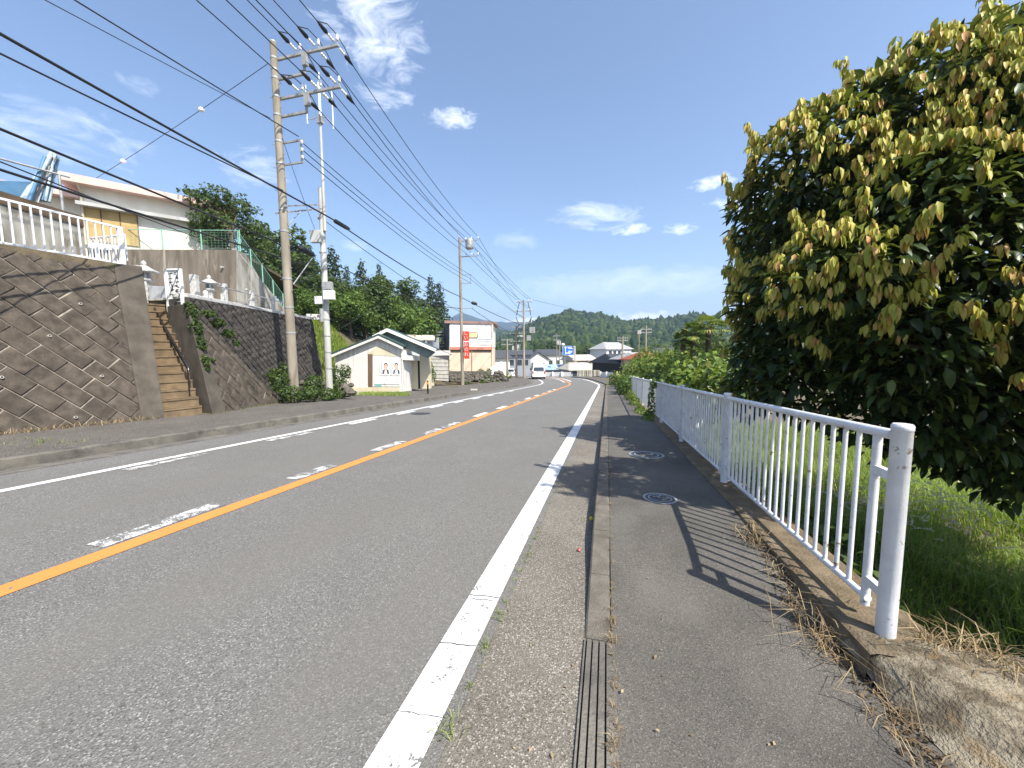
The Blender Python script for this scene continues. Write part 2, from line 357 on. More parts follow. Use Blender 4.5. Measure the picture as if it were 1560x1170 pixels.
# ------------------------------------------------------------------ ground shape
def smooth(a, b, x): t = np.clip((np.asarray(x, float)-a)/(b-a), 0, 1); return t*t*(3-2*t)
def G(y):
    y = np.asarray(y, float)
    return -SL*np.minimum(y, 95)+np.interp(y, [38, 46, 53, 60, 67, 75, 95, 120], [0, .10, .40, .5, .52, .6, 1.0, 1.0])
def terrain(x, y):
    x = np.asarray(x, float); y = np.asarray(y, float)
    z = G(y)-.06
    # right bank
    z = z-(1.45+.6*(1-smooth(4, 9, y)))*smooth(1.62, 2.3, x)*(1-smooth(60, 75, y))
    z = z-2.6*smooth(70, 95, y)
    z = z-1.2*smooth(8, 25, x)
    # left hill
    e = -x-15.6-.25*(y-20)
    hill = np.where(e > 0, np.minimum(e*1.05, 5)+np.clip(e-5, 0, 60)*.12, 0)*smooth(15, 18.5, y)*(1-smooth(60, 110, y))
    z = z+hill
    z = z+.06*np.sin(x*1.7+y*.6)*np.cos(y*1.3-x*.5)*smooth(2.5, 5, np.abs(x+5))*smooth(13.5, 16, np.abs(x+1))
    return z
BC = (-45.8, 38.0)
def RP(s, X):
    if s <= 38: return X, s
    th = (s-38)/45.0; r = X+45.8
    return BC[0]+r*math.cos(th), BC[1]+r*math.sin(th)
SS = list(np.arange(-6, 38, 1.0))+list(np.arange(38, 112, 1.5))
def ribbon(name, profile, matname, s0=-6, s1=110, step=None, parent=None, lift=None):
    """profile: list of (X, z above road plane) swept along the road"""
    ss = [s for s in SS if s0 < s < s1]; ss = [s0]+ss+[s1]
    if step: ss = list(np.arange(s0, s1+1e-6, step))
    mb = MB(); n = len(profile); vs = []
    for s in ss:
        for X, z in profile:
            x, y = RP(s, X); dz = lift(s, X) if lift else 0
            vs.append((x, y, float(G(y))+z+dz))
    fs = [(i*n+k, i*n+k+1, (i+1)*n+k+1, (i+1)*n+k) for i in range(len(ss)-1) for k in range(n-1)]
    mb.add(vs, fs)
    return mb.build(name, matname, parent)
xs = np.concatenate([np.arange(-400, -60, 20), np.arange(-60, -20, 2), np.arange(-20, 12, .45), np.arange(12, 60, 2.5), np.arange(60, 401, 20)])
ys = np.concatenate([np.arange(-40, -6, 4), np.arange(-6, 30, .6), np.arange(30, 110, 2), np.arange(110, 520, 15)])
XX, YY = np.meshgrid(xs, ys); ZZ = terrain(XX, YY)
V = np.stack([XX, YY, ZZ], -1).reshape(-1, 3); nx = len(xs); ny = len(ys)
i, j = np.meshgrid(np.arange(nx-1), np.arange(ny-1)); a = (j*nx+i).ravel()
ground = npmesh('ground', V, np.stack([a, a+1, a+1+nx, a+nx], -1), 'earth', smooth=True); struct(ground)
# ------------------------------------------------------------------ road
struct(ribbon('road', [(-7.95, .0), (-4, .0), (-.58, .0)], 'asphalt'))
struct(ribbon('gutter', [(-.583, .004), (-.1, -.008)], 'gutter'))
struct(ribbon('left_gutter', [(-8.35, -.004), (-7.94, .004)], 'kerbdark'))
def lift(s, X): return .12*float(smooth(1.9, 3.5, s))
kl = lambda s, X: 0 if X < -.098 else 0
# kerb: rises out of the flush crossing
def kerb_blocks():
    mb = MB(); s = 1.95; first = True
    while s < 60:
        e = s+.6
        zs = (.004+lift(s, 0), .004+lift(e, 0))
        vs = []
        for ss, zt in ((s+.004, zs[0]), (e-.004, zs[1])):
            for X, top in ((-.1, 0), (-.1, 1), (-.088, 2), (.03, 2), (.04, 1), (.04, 0)):
                x, y = RP(ss, X); g = float(G(y)); vs.append((x, y, g-.05 if top == 0 else g+zt-(.012 if top == 1 else 0)))
        n = 6
        mb.add(vs, [(k, k+1, n+k+1, n+k) for k in range(n-1)]+[tuple(range(n))[::-1], tuple(range(n, 2*n))])
        s = e
    return mb
struct(kerb_blocks().build('kerb', 'kerb'))
# flush grooved blocks at the crossing
mb = MB()
def groove_prof():
    p = [(-.1, .004)]
    for gx in (-.088, -.057, -.022, .013):
        p += [(gx-.004, .004), (gx-.004, -.03), (gx+.004, -.03), (gx+.004, .004)]
    return p+[(.04+.02, .004)]
struct(ribbon('grooved_kerb', groove_prof(), 'kerbdark', -6, 1.945, parent=None))
struct(ribbon('footpath', [(.042, .0), (.6, .012), (1.26, .01)], 'walk', -6, 62, lift=lambda s, X: lift(s, X)+.002, step=None))
# left kerb and footpath (dropped once at the far driveway)
def left_top(s): return .15-.11*float(smooth(21.5, 23, s))*(1-float(smooth(29.5, 31, s)))
ribbon_l = ribbon('left_kerb', [(-8.36, -.03), (-8.37, .135), (-8.385, .15), (-8.52, .152)], 'kerbdark', lift=lambda s, X: (left_top(s)-.15) if X < -8.365 else 0); struct(ribbon_l)
struct(ribbon('left_footpath', [(-8.521, .148), (-10, .15), (-12.6, .16)], 'walk_left', lift=lambda s, X: left_top(s)-.15))
struct(ribbon('driveway', [(-12.61, .03), (-17.5, .12)], 'walk_left', 22.2, 31.5))
def marking(name, X0, X1, s0, s1, matn, z=.005):
    return struct(ribbon(name, [(X0, z), (X1, z)], matn, s0, s1))
marking('edge_marking', -.84, -.645, -6, 105, 'white_line')
marking('edge_marking', -6.98, -6.83, -6, 105, 'white_line')
marking('centre_marking', -3.89, -3.70, -6, 105, 'yellow_line')
for a, b in [((160, 835), (340, 768)), ((447, 730), (523, 710)), ((575, 688), (623, 673)), ((648, 662), (678, 652))]:
    y0, y1 = gnd(*a)[1], gnd(*b)[1]; marking('dash_marking', -4.13, -3.93, y0, y1, 'worn_line')
yy = 8.6
for k in range(9):
    marking('dash_marking', -4.13, -3.93, yy, yy+1.15, 'white_line' if k % 3 else 'worn_line'); yy += 2.55
for k, a in enumerate([1.35, 3.75, 6.1, 8.6, 10.95, 13.3, 15.7, 18.1, 20.6, 23.1, 25.6]):
    marking('dash_marking', -6.74, -6.58, a, a+1.15, 'worn_line' if k < 3 else 'white_line')
marking('centre_marking', -3.4, -3.2, 48, 60, 'white_line'); marking('edge_marking', -4.35, -4.2, 46, 60, 'white_line')
# cracks across the edge line
cr = MB(); rg = random.Random(17)
for cy_ in (1.30, 1.72, 2.12, 2.16, 2.9, 4.4):
    pts = [(-.842+k*.033, cy_+rg.uniform(-.006, .006)+k*.003) for k in range(7)]; wd_ = rg.uniform(.0012, .003)
    for (xa, ya), (xb, yb) in zip(pts[:-1], pts[1:]):
        cr.add([(xa, ya-wd_, float(G(ya))+.0085), (xb, yb-wd_, float(G(yb))+.0085), (xb, yb+wd_, float(G(yb))+.0085), (xa, ya+wd_, float(G(ya))+.0085)], [(0, 1, 2, 3)])
struct(cr.build('paint_cracks', 'ink'))
# ------------------------------------------------------------------ pedestrian fence on the right
def fence_z(y): return float(G(y))+.15
ledge = ribbon('ledge', [(1.18, -.02), (1.2, .145), (1.225, .155), (1.58, .15), (1.6, .13), (1.63, -1.2)], 'ledge', 1.98, 60)
tag(ledge, 'low stained concrete kerb carrying the white railing beside the right footpath', 'low wall')
fence = thing('railing', (1.355, 2.15, fence_z(2.15)), 'white pipe railing with vertical bars along the right footpath', 'railing')
SP = 2.66
def fence_pt(k):
    s = 2.15+SP*k
    return RP(s, 1.355)
NB = 16
pm = None
for k in range(NB+1):
    x, y = fence_pt(k); z = fence_z(y)
    mb = MB()
    mb.lathe((x, y, z-.1), [(.039, 0), (.039, 1.13), (.041, 1.132), (.041, 1.152), (.036, 1.16), (.01, 1.163)], 20 if k < 3 else 10, smooth=False)
    o = mb.build('post', 'fence_white', fence)
    for p in o.data.polygons: p.use_smooth = abs(p.normal.z) < .5
nbars = 0
for k in range(NB):
    (x0, y0), (x1, y1) = fence_pt(k), fence_pt(k+1); z0, z1 = fence_z(y0), fence_z(y1)
    P = lambda t, h: (x0+(x1-x0)*t, y0+(y1-y0)*t, z0+(z1-z0)*t+h)
    ta, tb = .052, 1-.045
    mb = MB(); nn = 12 if k < 3 else 6
    mb.tube([P(.02, 1.0), P(.98, 1.0)], .026, nn); mb.tube([P(ta, .105), P(tb, .105)], .0185, nn)
    for t in (ta+.008, tb-.008): mb.tube([P(t, .06), P(t, .98)], .02, nn)
    panel = mb.build('panel', 'fence_white', fence)
    NBAR = 18
    if k < 3:
        for b_ in range(NBAR):
            t = ta+.04+(tb-ta-.08)*(b_+.5)/NBAR
            MB().tube([P(t, .11), P(t, .985)], .0125, 10 if k == 0 else 8).build('bar', 'fence_white', panel)
        for t, tt in ((ta, .02), (tb, .98)):
            for h in (.2, .8): MB().box((np.array(P(t, h))+np.array(P(tt, h)))/2, (.03, .13, .045)).build('bracket', 'fence_white', panel)
    else:
        mb = MB()
        for b_ in range(NBAR):
            t = ta+.04+(tb-ta-.08)*(b_+.5)/NBAR; mb.tube([P(t, .11), P(t, .985)], .0125, 6)
        mb.build('bars', 'fence_white', panel)
# weathered apron where the railing ends
mb = MB(); rng = np.random.default_rng(5)
poly = [(1.16, 2.02), (1.45, 2.14), (1.62, 2.12), (1.95, 2.16), (2.5, 1.9), (3.4, 1.0), (3.4, -1), (1.3, -1), (1.33, .9), (1.28, 1.55)]
mb = MB(); N = 46
for jj in range(N):
    for ii in range(N):
        t = jj/(N-1); u = ii/(N-1)
        y = -1+t*3.2; xl = np.interp(y, [-1, .9, 1.5, 1.9, 2.2], [1.5, 1.36, 1.27, 1.2, 1.16]); xr = np.interp(y, [-1, 1.0, 1.9, 2.17], [3.4, 3.4, 2.5, 1.75])
        x = xl+(xr-xl)*u
        h = .004+.15*float(smooth(-.05, float(np.interp(y, [.3, 1.6, 1.95], [.6, .4, .06])), x-xl))*float(smooth(.3, 1.95, y))+.012*math.sin(x*9+y*5)*math.sin(y*11-x*3)+rng.normal()*.004
        edge = u > .985 or t > .985
        mb.v.append((x+rng.normal()*.004, y, float(G(y))+h-(.5 if edge else 0)))
for jj in range(N-1):
    for ii in range(N-1):
        mb.f.append((jj*N+ii, jj*N+ii+1, (jj+1)*N+ii+1, (jj+1)*N+ii)); mb.m.append(0); mb.sm.append(True)
struct(mb.build('concrete_apron', 'apron'))
# ------------------------------------------------------------------ manholes
def manhole(p, r, label, ring=True):
    y = p[1]; n = np.array([0, SL, 1.0]); n /= np.linalg.norm(n)
    t = thing('manhole_cover', p, label, 'manhole cover')
    e1 = np.array([1., 0, 0]); e2 = np.cross(n, e1)
    def disc(r0_, r1_, h, mats, name):
        m = MB(); K = 40; vs = []
        for q, hh in ((r0_, h), (r1_, h)):
            for k in range(K): th = 2*math.pi*k/K; vs.append(np.array(p)+n*hh+(e1*math.cos(th)+e2*math.sin(th))*q)
        fs = [(k, (k+1) % K, K+(k+1) % K, K+k) for k in range(K)]
        if r0_ < .01: fs = [tuple(range(K, 2*K))]
        m.add(vs, fs); return m.build(name, mats, t)
    disc(r*.86, r, .008, 'ironring' if ring else 'iron', 'frame_ring'); disc(.001, r*.855, .006, 'iron', 'lid')
    disc(r*.62, r*.7, .010, 'ironring' if ring else 'iron', 'raised_ring')
    m = MB(); rg = random.Random(int(p[1]*100))
    for k in range(9):
        a_ = rg.uniform(0, 6.28); q = rg.uniform(.1, .5)*r
        c = np.array(p)+n*.010+e1*math.cos(a_)*q+e2*math.sin(a_)*q
        m.box(c, (r*rg.uniform(.08, .3), r*.06, .006), 0, rz=rg.uniform(0, 3))
    m.build('raised_pattern', 'ironring' if ring else 'iron', t)
z = lambda y, h: float(G(y))+h
manhole((.62, 6.2, z(6.2, .127)), .27, 'round cover with a pale ring, the farther of the two in the right footpath')
manhole((.55, 4.06, z(4.06, .127)), .17, 'smaller round cover, nearer of the two in the right footpath')
manhole((-6.05, 11.4, z(11.4, .001)), .33, 'dark round iron cover in the far traffic lane', False)
# ------------------------------------------------------------------ block retaining walls (left)
def clip(poly, a, b, c):
    out = []
    for i in range(len(poly)):
        p, q = poly[i], poly[(i+1) % len(poly)]
        dpv, dqv = a*p[0]+b*p[1]-c, a*q[0]+b*q[1]-c
        if dpv <= 0: out.append(p)
        if dpv*dqv < 0:
            t = dpv/(dpv-dqv); out.append((p[0]+(q[0]-p[0])*t, p[1]+(q[1]-p[1])*t))
    return out
def block_face(corners, name, matn, parent, ch, bl, ang, depth=.035, seed=1, stag=.5, rough=.010):
    rg = random.Random(seed); cs = [np.array(c, float) for c in corners]
    o = cs[0]; u = cs[1]-o; u /= np.linalg.norm(u); n = np.cross(u, cs[-1]-o); n /= np.linalg.norm(n)
    if n@(C0-o) < 0: n = -n
    v = np.cross(n, u); v = v if v@(cs[-1]-o) > 0 else -v
    cs = [c-n*((c-o)@n) for c in cs]
    P2 = [((c-o)@u, (c-o)@v) for c in cs]
    area = sum(P2[i][0]*P2[(i+1) % len(P2)][1]-P2[(i+1) % len(P2)][0]*P2[i][1] for i in range(len(P2)))
    if area < 0: P2 = P2[::-1]
    ca, sa = math.cos(ang), math.sin(ang); mb = MB()
    xs_ = [p[0]*ca+p[1]*sa for p in P2]; ys_ = [-p[0]*sa+p[1]*ca for p in P2]
    r0_ = int(min(ys_)/ch)-2; r1_ = int(max(ys_)/ch)+2; c0_ = int(min(xs_)/bl)-2; c1_ = int(max(xs_)/bl)+2
    for rr in range(r0_, r1_):
        for cc in range(c0_, c1_):
            x0 = (cc+stag*(rr % 2))*bl+rg.uniform(-.015, .015); y0 = rr*ch; g_ = rg.uniform(.005, .010)
            q = [(x0+g_, y0+g_), (x0+bl-g_, y0+g_), (x0+bl-g_, y0+ch-g_), (x0+g_, y0+ch-g_)]
            q = [(a_*ca-b_*sa, a_*sa+b_*ca) for a_, b_ in q]
            for i in range(len(P2)):
                if len(q) < 3: break
                p_, t_ = P2[i], P2[(i+1) % len(P2)]; ex, ey = t_[0]-p_[0], t_[1]-p_[1]
                nx_, ny_ = ey, -ex; q = clip(q, nx_, ny_, nx_*p_[0]+ny_*p_[1])
            if len(q) < 3: continue
            cx_ = sum(p[0] for p in q)/len(q); cy_ = sum(p[1] for p in q)/len(q)
            tx, ty = rg.uniform(-.035, .035), rg.uniform(-.035, .035); h0 = depth+rg.uniform(-.008, .008)
            m_ = len(q); vs = []
            for k, ins in ((0, 1.0), (1, .985), (2, .93)):
                for p in q:
                    dx, dy = (p[0]-cx_)*ins, (p[1]-cy_)*ins
                    h = 0 if k == 0 else (h0*.55 if k == 1 else h0+tx*dx+ty*dy+rg.uniform(-rough, rough)*.5)
                    vs.append(o+u*(cx_+dx)+v*(cy_+dy)+n*h)
            vs.append(o+u*cx_+v*cy_+n*(h0+rg.uniform(0, rough*1.5)))
            fs = [(k*m_+i_, k*m_+(i_+1) % m_, (k+1)*m_+(i_+1) % m_, (k+1)*m_+i_) for k in (0, 1) for i_ in range(m_)]
            fs += [(2*m_+i_, 2*m_+(i_+1) % m_, 3*m_) for i_ in range(m_)]
            mb.add(vs, fs)
    return mb.build(name, matn, parent), n
A = np.array
def planar(bl, br, tr, tl):
    n = np.cross(br-bl, tl-bl); n /= np.linalg.norm(n); return tr-n*((tr-bl)@n)
# wall 1
w1 = thing('retaining_wall', (-11.5, 4.6, -.1), 'tall brown block retaining wall left of the stairs, laid diagonally', 'retaining wall')
bl_, br_ = A([-11.72, -1., z(-1, .1)]), A([-11.43, 6.86, z(6.86, .1)]); tl_, tr_ = A([-13.0, -1., 3.86]), A([-12.78, 7.42, 3.86])
tr_ = planar(bl_, br_, tr_, tl_)
pb, pt = A([-11.38, 7.33, z(7.33, .1)]), A([-12.72, 7.98, 3.86])
_, n1 = block_face([bl_, br_, tr_, tl_], 'block_face', 'block', w1, .38, .54, R(-47), .026, 3, rough=.022)
back = A([-2.2, 0, 0])
MB().prism([bl_, br_, tr_, tl_], A([-.7, 0, -.02])).build('mortar_bed', 'mortar', w1)
MB().prism([br_+n1*.05, pb+n1*.05, pt+n1*.05, tr_+n1*.05], A([-.75, .02, -.02])).build('end_pillar', 'pillar', w1, bevel=.02)
m = MB(); 
for (px_, py_) in [(122, 463), (75, 512), (155, 573), (115, 636), (2, 575)]:
    c = onplane(px_, py_, bl_+n1*.05, n1); m.tube([c-n1*.03, c+n1*.02], .03, 14); m.tube([c-n1*.03, c+n1*.022], .019, 12, 1)
m.build('weep_pipe', ['cblock', 'black'], w1)
MB().prism([(-12.95, -1, 3.85), (-12.76, 7.98, 3.85), (-16.2, 9.3, 3.85), (-30, 9, 3.85), (-30, -1, 3.85)], (0, 0, -.3)).build('terrace', 'earth')
struct(bpy.data.objects['terrace'])
# stairs
st = thing('stairs', (-11.3, 7.8, -.3), 'steep narrow brown concrete stairs between the two block walls', 'stairs')
L0, Lt = A([-11.40, 7.34, z(7.34, .14)]), A([-14.35, 8.85, 3.02]); Rt0, Rt = A([-11.18, 8.16, z(8.16, .14)]), A([-14.2, 9.42, 3.02])
NS = 14
mb = MB()
for k in range(NS):
    t0, t1 = k/NS, (k+1.0)/NS
    zt = L0[2]+(Lt[2]-L0[2])*(k+1)/NS
    a0, b0 = L0+(Lt-L0)*t0, Rt0+(Rt-Rt0)*t0
    d1 = Lt-L0; a1, b1 = a0+d1*1.0/NS, b0+(Rt-Rt0)/NS
    ins = .03
    poly = [(a0[0], a0[1], zt), (b0[0], b0[1], zt), (Rt[0], Rt[1], zt), (Lt[0], Lt[1], zt)]
    nose = A([.02, -.005, 0])
    mb.prism(poly, (0, 0, -(Lt[2]-L0[2])/NS-.02))
    mb.prism([A(poly[0])+nose, A(poly[1])+nose, A(poly[1])-nose*3, A(poly[0])-nose*3], (0, 0, -.05))
mb.build('steps', 'step', st)
MB().prism([(Lt[0], Lt[1], 3.0), (Rt[0], Rt[1], 3.0), (-16.0, 10.3, 3.0), (-16.2, 9.6, 3.0)], (0, 0, -.4)).build('landing', 'step', st)
# wall 2 (wing)
w2 = thing('retaining_wall', (-11.8, 10, -.4), 'sloping triangular block wall right of the stairs, with ivy on it', 'retaining wall')
qa, qb = A([-11.12, 8.36, z(8.36, .1)]), A([-12.5, 12.25, z(12.25, .05)])
qt = A([-12.35, 8.78, 2.92]); qs = A([-11.32, 8.90, z(8.9, .1)]); qst = A([-12.42, 9.16, 2.55])
_, n2 = block_face([qs, qb, qst], 'block_face', 'block', w2, .38, .54, R(-47), .026, 8, rough=.022)
MB().prism([qs, qb, qst], -n2*.5).build('mortar_bed', 'mortar', w2)
MB().prism([qa+n2*.05, qs+n2*.05, qst+n2*.05, qt+n2*.05], A([-1.4, .35, 0])).build('end_pillar', 'pillar', w2, bevel=.02)
# dark wall
w3 = thing('retaining_wall', (-13.6, 12, 0), 'dark rough block wall under the stone lantern ledge behind the utility pole', 'retaining wall')
da, db = A([-12.55, 9.35, -.4]), A([-15.3, 17.8, -.9]); dta, dtb = A([-13.0, 9.25, 3.2]), A([-15.75, 17.6, 3.2]); dtb = planar(da, db, dtb, dta)
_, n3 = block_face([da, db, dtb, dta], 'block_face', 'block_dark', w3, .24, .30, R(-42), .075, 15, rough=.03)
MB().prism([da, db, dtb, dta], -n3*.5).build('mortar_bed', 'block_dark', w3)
dd = (dtb-dta)/np.linalg.norm(dtb-dta); dn = A([-dd[1], dd[0], 0])
MB().prism([dta-dn*.08+A([0, 0, .0]), dtb-dn*.08, dtb+dn*.35, dta+dn*.35], (0, 0, .13)).build('coping', 'granite', w3, bevel=.02)
struct(MB().prism([dta+dn*.34, dtb+dn*.34, dtb+dn*4+A([0, 2, 0]), A([-17.2, 14.5, 3.2]), A([-22, 12.7, 3.2]), A([-17.5, 9.2, 3.2]), A([-14.3, 9.5, 3.2])], (0, 0, .06)).build('lantern_terrace', 'granite'))
# earth wedge between the wing wall and the dark wall
struct(MB().add([qst, qb, A([-13.6, 12.6, -.5]), A([-13.1, 9.6, 2.7]), qt, A([-13.0, 9.3, 2.9])], [(0, 1, 2, 3), (4, 0, 3, 5)]).build('earth_bank', 'earth'))
# handrail
hr = thing('handrail', (-11.6, 8.2, 0), 'black metal handrail running up the right side of the stairs', 'handrail')
h0, h1 = aty(287, 560, 8.15), aty(234, 468, 9.1)
MB().tube([h0+A([.02, -.02, -.12]), h0, h1, h1+A([-.1, .05, -.1])], .028, 8).build('rail', 'handrail', hr)
MB().tube([h0*.97+h1*.03-A([0, 0, .12]), h1-A([0, 0, .14])], .016, 8).build('lower_rail', 'handrail', hr)
for t in (.03, .5, .93):
    p = h0+(h1-h0)*t; MB().tube([p, p-A([0, 0, .85])], .02, 8).build('post', 'handrail', hr)
# ------------------------------------------------------------------ things on the lantern terrace
def lantern(p, s, label):
    t = thing('stone_lantern', p, label, 'stone lantern', 'stone lanterns on the terrace')
    x, y, zz = p
    MB().lathe(p, [(.26*s, 0), (.26*s, .10*s), (.20*s, .16*s)], 6).build('base', 'granite', t)
    MB().lathe((x, y, zz+.16*s), [(.13*s, 0), (.11*s, .22*s), (.13*s, .42*s)], 12).build('shaft', 'granite', t)
    MB().lathe((x, y, zz+.58*s), [(.15*s, 0), (.25*s, .06*s), (.25*s, .12*s)], 6).build('platform', 'granite', t)
    fb = MB()
    for k in range(4):
        a_ = math.pi/4+k*math.pi/2+.3; fb.box((x+math.cos(a_)*.14*s, y+math.sin(a_)*.14*s, zz+.81*s), (.06*s, .06*s, .22*s), rz=a_)
    fb.box((x, y, zz+.81*s), (.15*s, .15*s, .22*s), 1); fb.build('fire_box', ['granite', 'granite_dark'], t)
    MB().lathe((x, y, zz+.92*s), [(.20*s, 0), (.44*s, .03*s), (.43*s, .07*s), (.24*s, .15*s), (.10*s, .25*s), (.07*s, .26*s)], 6).build('cap', 'granite', t)
    MB().lathe((x, y, zz+1.18*s), [(.06*s, 0), (.09*s, .05*s), (.07*s, .12*s), (.01*s, .19*s)], 10, smooth=True).build('finial', 'granite', t)
pl = atx(224, 455, -15.5); lantern(pl, .95, 'larger grey stone lantern at the head of the stairs')
pl2 = atx(321, 456, -14.6); lantern(A([pl2[0], pl2[1], 3.3]), .78, 'smaller grey stone lantern on the ledge between stone posts')
bw = thing('stone_enclosure', pl, 'grey stone enclosure wall left of the white notice board', 'stone wall')
pA, pB, pC_ = atx(203, 457, -14.9), atx(226, 457, -14.9), atx(258, 457, -14.6)
for (p, q, h, mm, nm) in ((pA, pB, .62, 'granite', 'end_slab'), (pB+A([0, .03, 0]), pC_, .5, 'granite_dark', 'side_slab')):
    MB().prism([A([p[0], p[1], 2.95]), A([q[0], q[1], 2.95]), A([q[0], q[1], 2.95+h+.25]), A([p[0], p[1], 2.95+h+.25])], (-.2, .12, 0)).build(nm, mm, bw, bevel=.01)
# gate post and rail posts
rp = thing('stone_rail', dta, 'row of stone posts joined by a metal rail along the ledge', 'railing')
posts = [(298, 452, 419, .19), (344, 462, 434, .13), (385, 470, 445, .13), (417, 476, 454, .13)]
prev = None
for (px_, pyb, pyt, wd) in posts:
    b = onplane(px_, pyb, dta+A([0, 0, .13])+dn*.12, dn); h = (pyb-pyt)/F*float((b-C0)@CF)
    mbp = MB(); mbp.box((b[0], b[1], 3.3+h/2), (wd, wd, h), rz=.32)
    if prev is not None: mbp.box((b[0]-dd[0]*.12, b[1]-dd[1]*.12, 3.3+h*.22), (wd*.8, wd*1.0, h*.44), rz=.32)
    mbp.build('stone_post', 'granite', rp, bevel=.012)
    top = A([b[0], b[1], 3.3+h*.78])
    if prev is not None: MB().tube([prev, top], .022, 8).build('metal_rail', 'steel', rp)
    prev = top
MB().tube([prev, prev+dd*1.6-A([0, 0, .05])], .022, 8).build('metal_rail', 'steel', rp)
so = onplane(314, 458, dta+dn*.15, dn)
cs_ = MB().lathe((so[0], so[1], 3.33), [(.10, 0), (.12, .05), (.05, .09), (.09, .16), (.07, .22), (.02, .27)], 10, smooth=True).build('stone_ornament', 'granite'); tag(cs_, 'small round carved stone between gate post and lantern', 'stone ornament')
# notice board of the temple
nb = thing('notice_board', aty(266, 466, 9.0), 'white framed notice board with two columns of black brush writing', 'notice board')
b0, b1 = atx(257, 466, -13.55), atx(279, 466, -13.05)
zt0, zt1 = atx(251, 412, -13.55)[2], atx(274, 407, -13.05)[2]; zt = (zt0+zt1)/2
ub = A([b1[0]-b0[0], b1[1]-b0[1], 0]); wb = np.linalg.norm(ub); ub /= wb; nbn = A([ub[1], -ub[0], 0])
for q in (b0, b1): MB().box((q[0], q[1], (2.75+zt)/2), (.075, .07, zt-2.75), rz=math.atan2(ub[1], ub[0])).build('frame_post', 'white', nb)
MB().beam(A([b0[0], b0[1], zt-.02]), A([b1[0], b1[1], zt-.02]), .07, .05).build('frame_head', 'white', nb)
MB().beam(A([b0[0], b0[1], zt-1.02]), A([b1[0], b1[1], zt-1.02]), .05, .03).build('frame_sill', 'steel', nb)
MB().prism([A([b0[0], b0[1], zt-1.0]), A([b1[0], b1[1], zt-1.0]), A([b1[0], b1[1], zt-.05]), A([b0[0], b0[1], zt-.05])], -nbn*.02).build('panel', 'white', nb)
sb = MB(); rg = random.Random(4)
for col in range(2):
    for ch_ in range(6):
        cx_ = wb*(.3+.4*(1-col)); cz = zt-.12-ch_*.14
        if cz < zt-.75 and col == 0: pass
        for k in range(5):
            c = A([b0[0], b0[1], 0])+ub*(cx_+rg.uniform(-.055, .055))+A([0, 0, cz+rg.uniform(-.05, .05)])+nbn*.006
            hz = rg.random() < .5
            sb.box(c, (.09 if hz else .016, .003, .016 if hz else .08), rz=math.atan2(ub[1], ub[0]))
sb.build('lettering', 'ink', nb)
# upper concrete wall, with the green mesh fence
up = thing('concrete_wall', (-17, 14.55, 3.3), 'high stained concrete wall behind the lanterns, below the green mesh fence', 'retaining wall')
ca_ = A([-17.0, 14.55, 6.25]); ul = A([-.95, -.30, 0]); ul /= np.linalg.norm(ul); un = A([ul[1], -ul[0], 0]); un = un if un@(C0-ca_) > 0 else -un
la = ca_+ul*9.0
foot = lambda p, o=0.0: A([p[0], p[1], 2.9])+un*o
MB().prism([foot(la, .35), foot(ca_, .35), ca_, la], -un*.6-A([0, 0, .02])).build('face', 'upwall', up)
ce = A([-17.3, 17.6, 3.6]); 
MB().add([foot(ca_, .35), ca_, ce, A([-16.6, 17.4, 2.9]), ca_-un*.7-A([0, 0, .02]), ce+A([-.7, .2, 0])], [(0, 1, 2, 3), (1, 4, 5, 2)]).build('sloping_end', 'backwall', up)
MB().prism([ca_+A([-.05, .02, .0]), ce+A([-.05, 0, 0]), ce+A([-.3, 0, 0]), ca_+A([-.3, .02, 0])], (0, 0, .09)).build('coping', 'cblock', up)
m = MB()
for (px_, py_) in [(208, 405), (338, 407), (376, 441)]:
    c = onplane(px_, py_, foot(ca_, .18)+A([0, 0, 1.6]), un); m.tube([c-un*.1, c+un*.06], .04, 10)
m.build('weep_pipe', 'granite', up)
struct(MB().prism([ca_-un*.55, la-un*.55, la+A([-3, 14, 0]), ca_+A([-5, 9, 0])], (0, 0, -.15)).build('house_yard', 'earth'))
gf = thing('mesh_fence', ca_, 'pale green mesh fence on top of the high concrete wall', 'fence')
ftop = 1.0
for p, q, n_ in ((la+ul*-.2-un*.3, ca_-un*.3, 5), (ca_-un*.3+A([-.1, 0, 0]), ce+A([-.35, .1, .1]), 4)):
    for k in range(n_+1):
        t = k/n_; b = p+(q-p)*t; MB().tube([b, b+A([0, 0, ftop])], .03, 8).build('post', 'meshgreen', gf)
    wires = MB()
    for h in (.03, .98): wires.tube([p+A([0, 0, h]), q+A([0, 0, h])], .018, 6)
    L = np.linalg.norm(q-p); K = int(L/.16)
    for k in range(1, K): b = p+(q-p)*k/K; wires.tube([b+A([0, 0, .03]), b+A([0, 0, .98])], .004, 3, caps=False)
    for h in np.arange(.15, .95, .12): wires.tube([p+A([0, 0, h]), q+A([0, 0, h])], .004, 3, caps=False)
    wires.build('mesh_panel', 'meshgreen', gf)
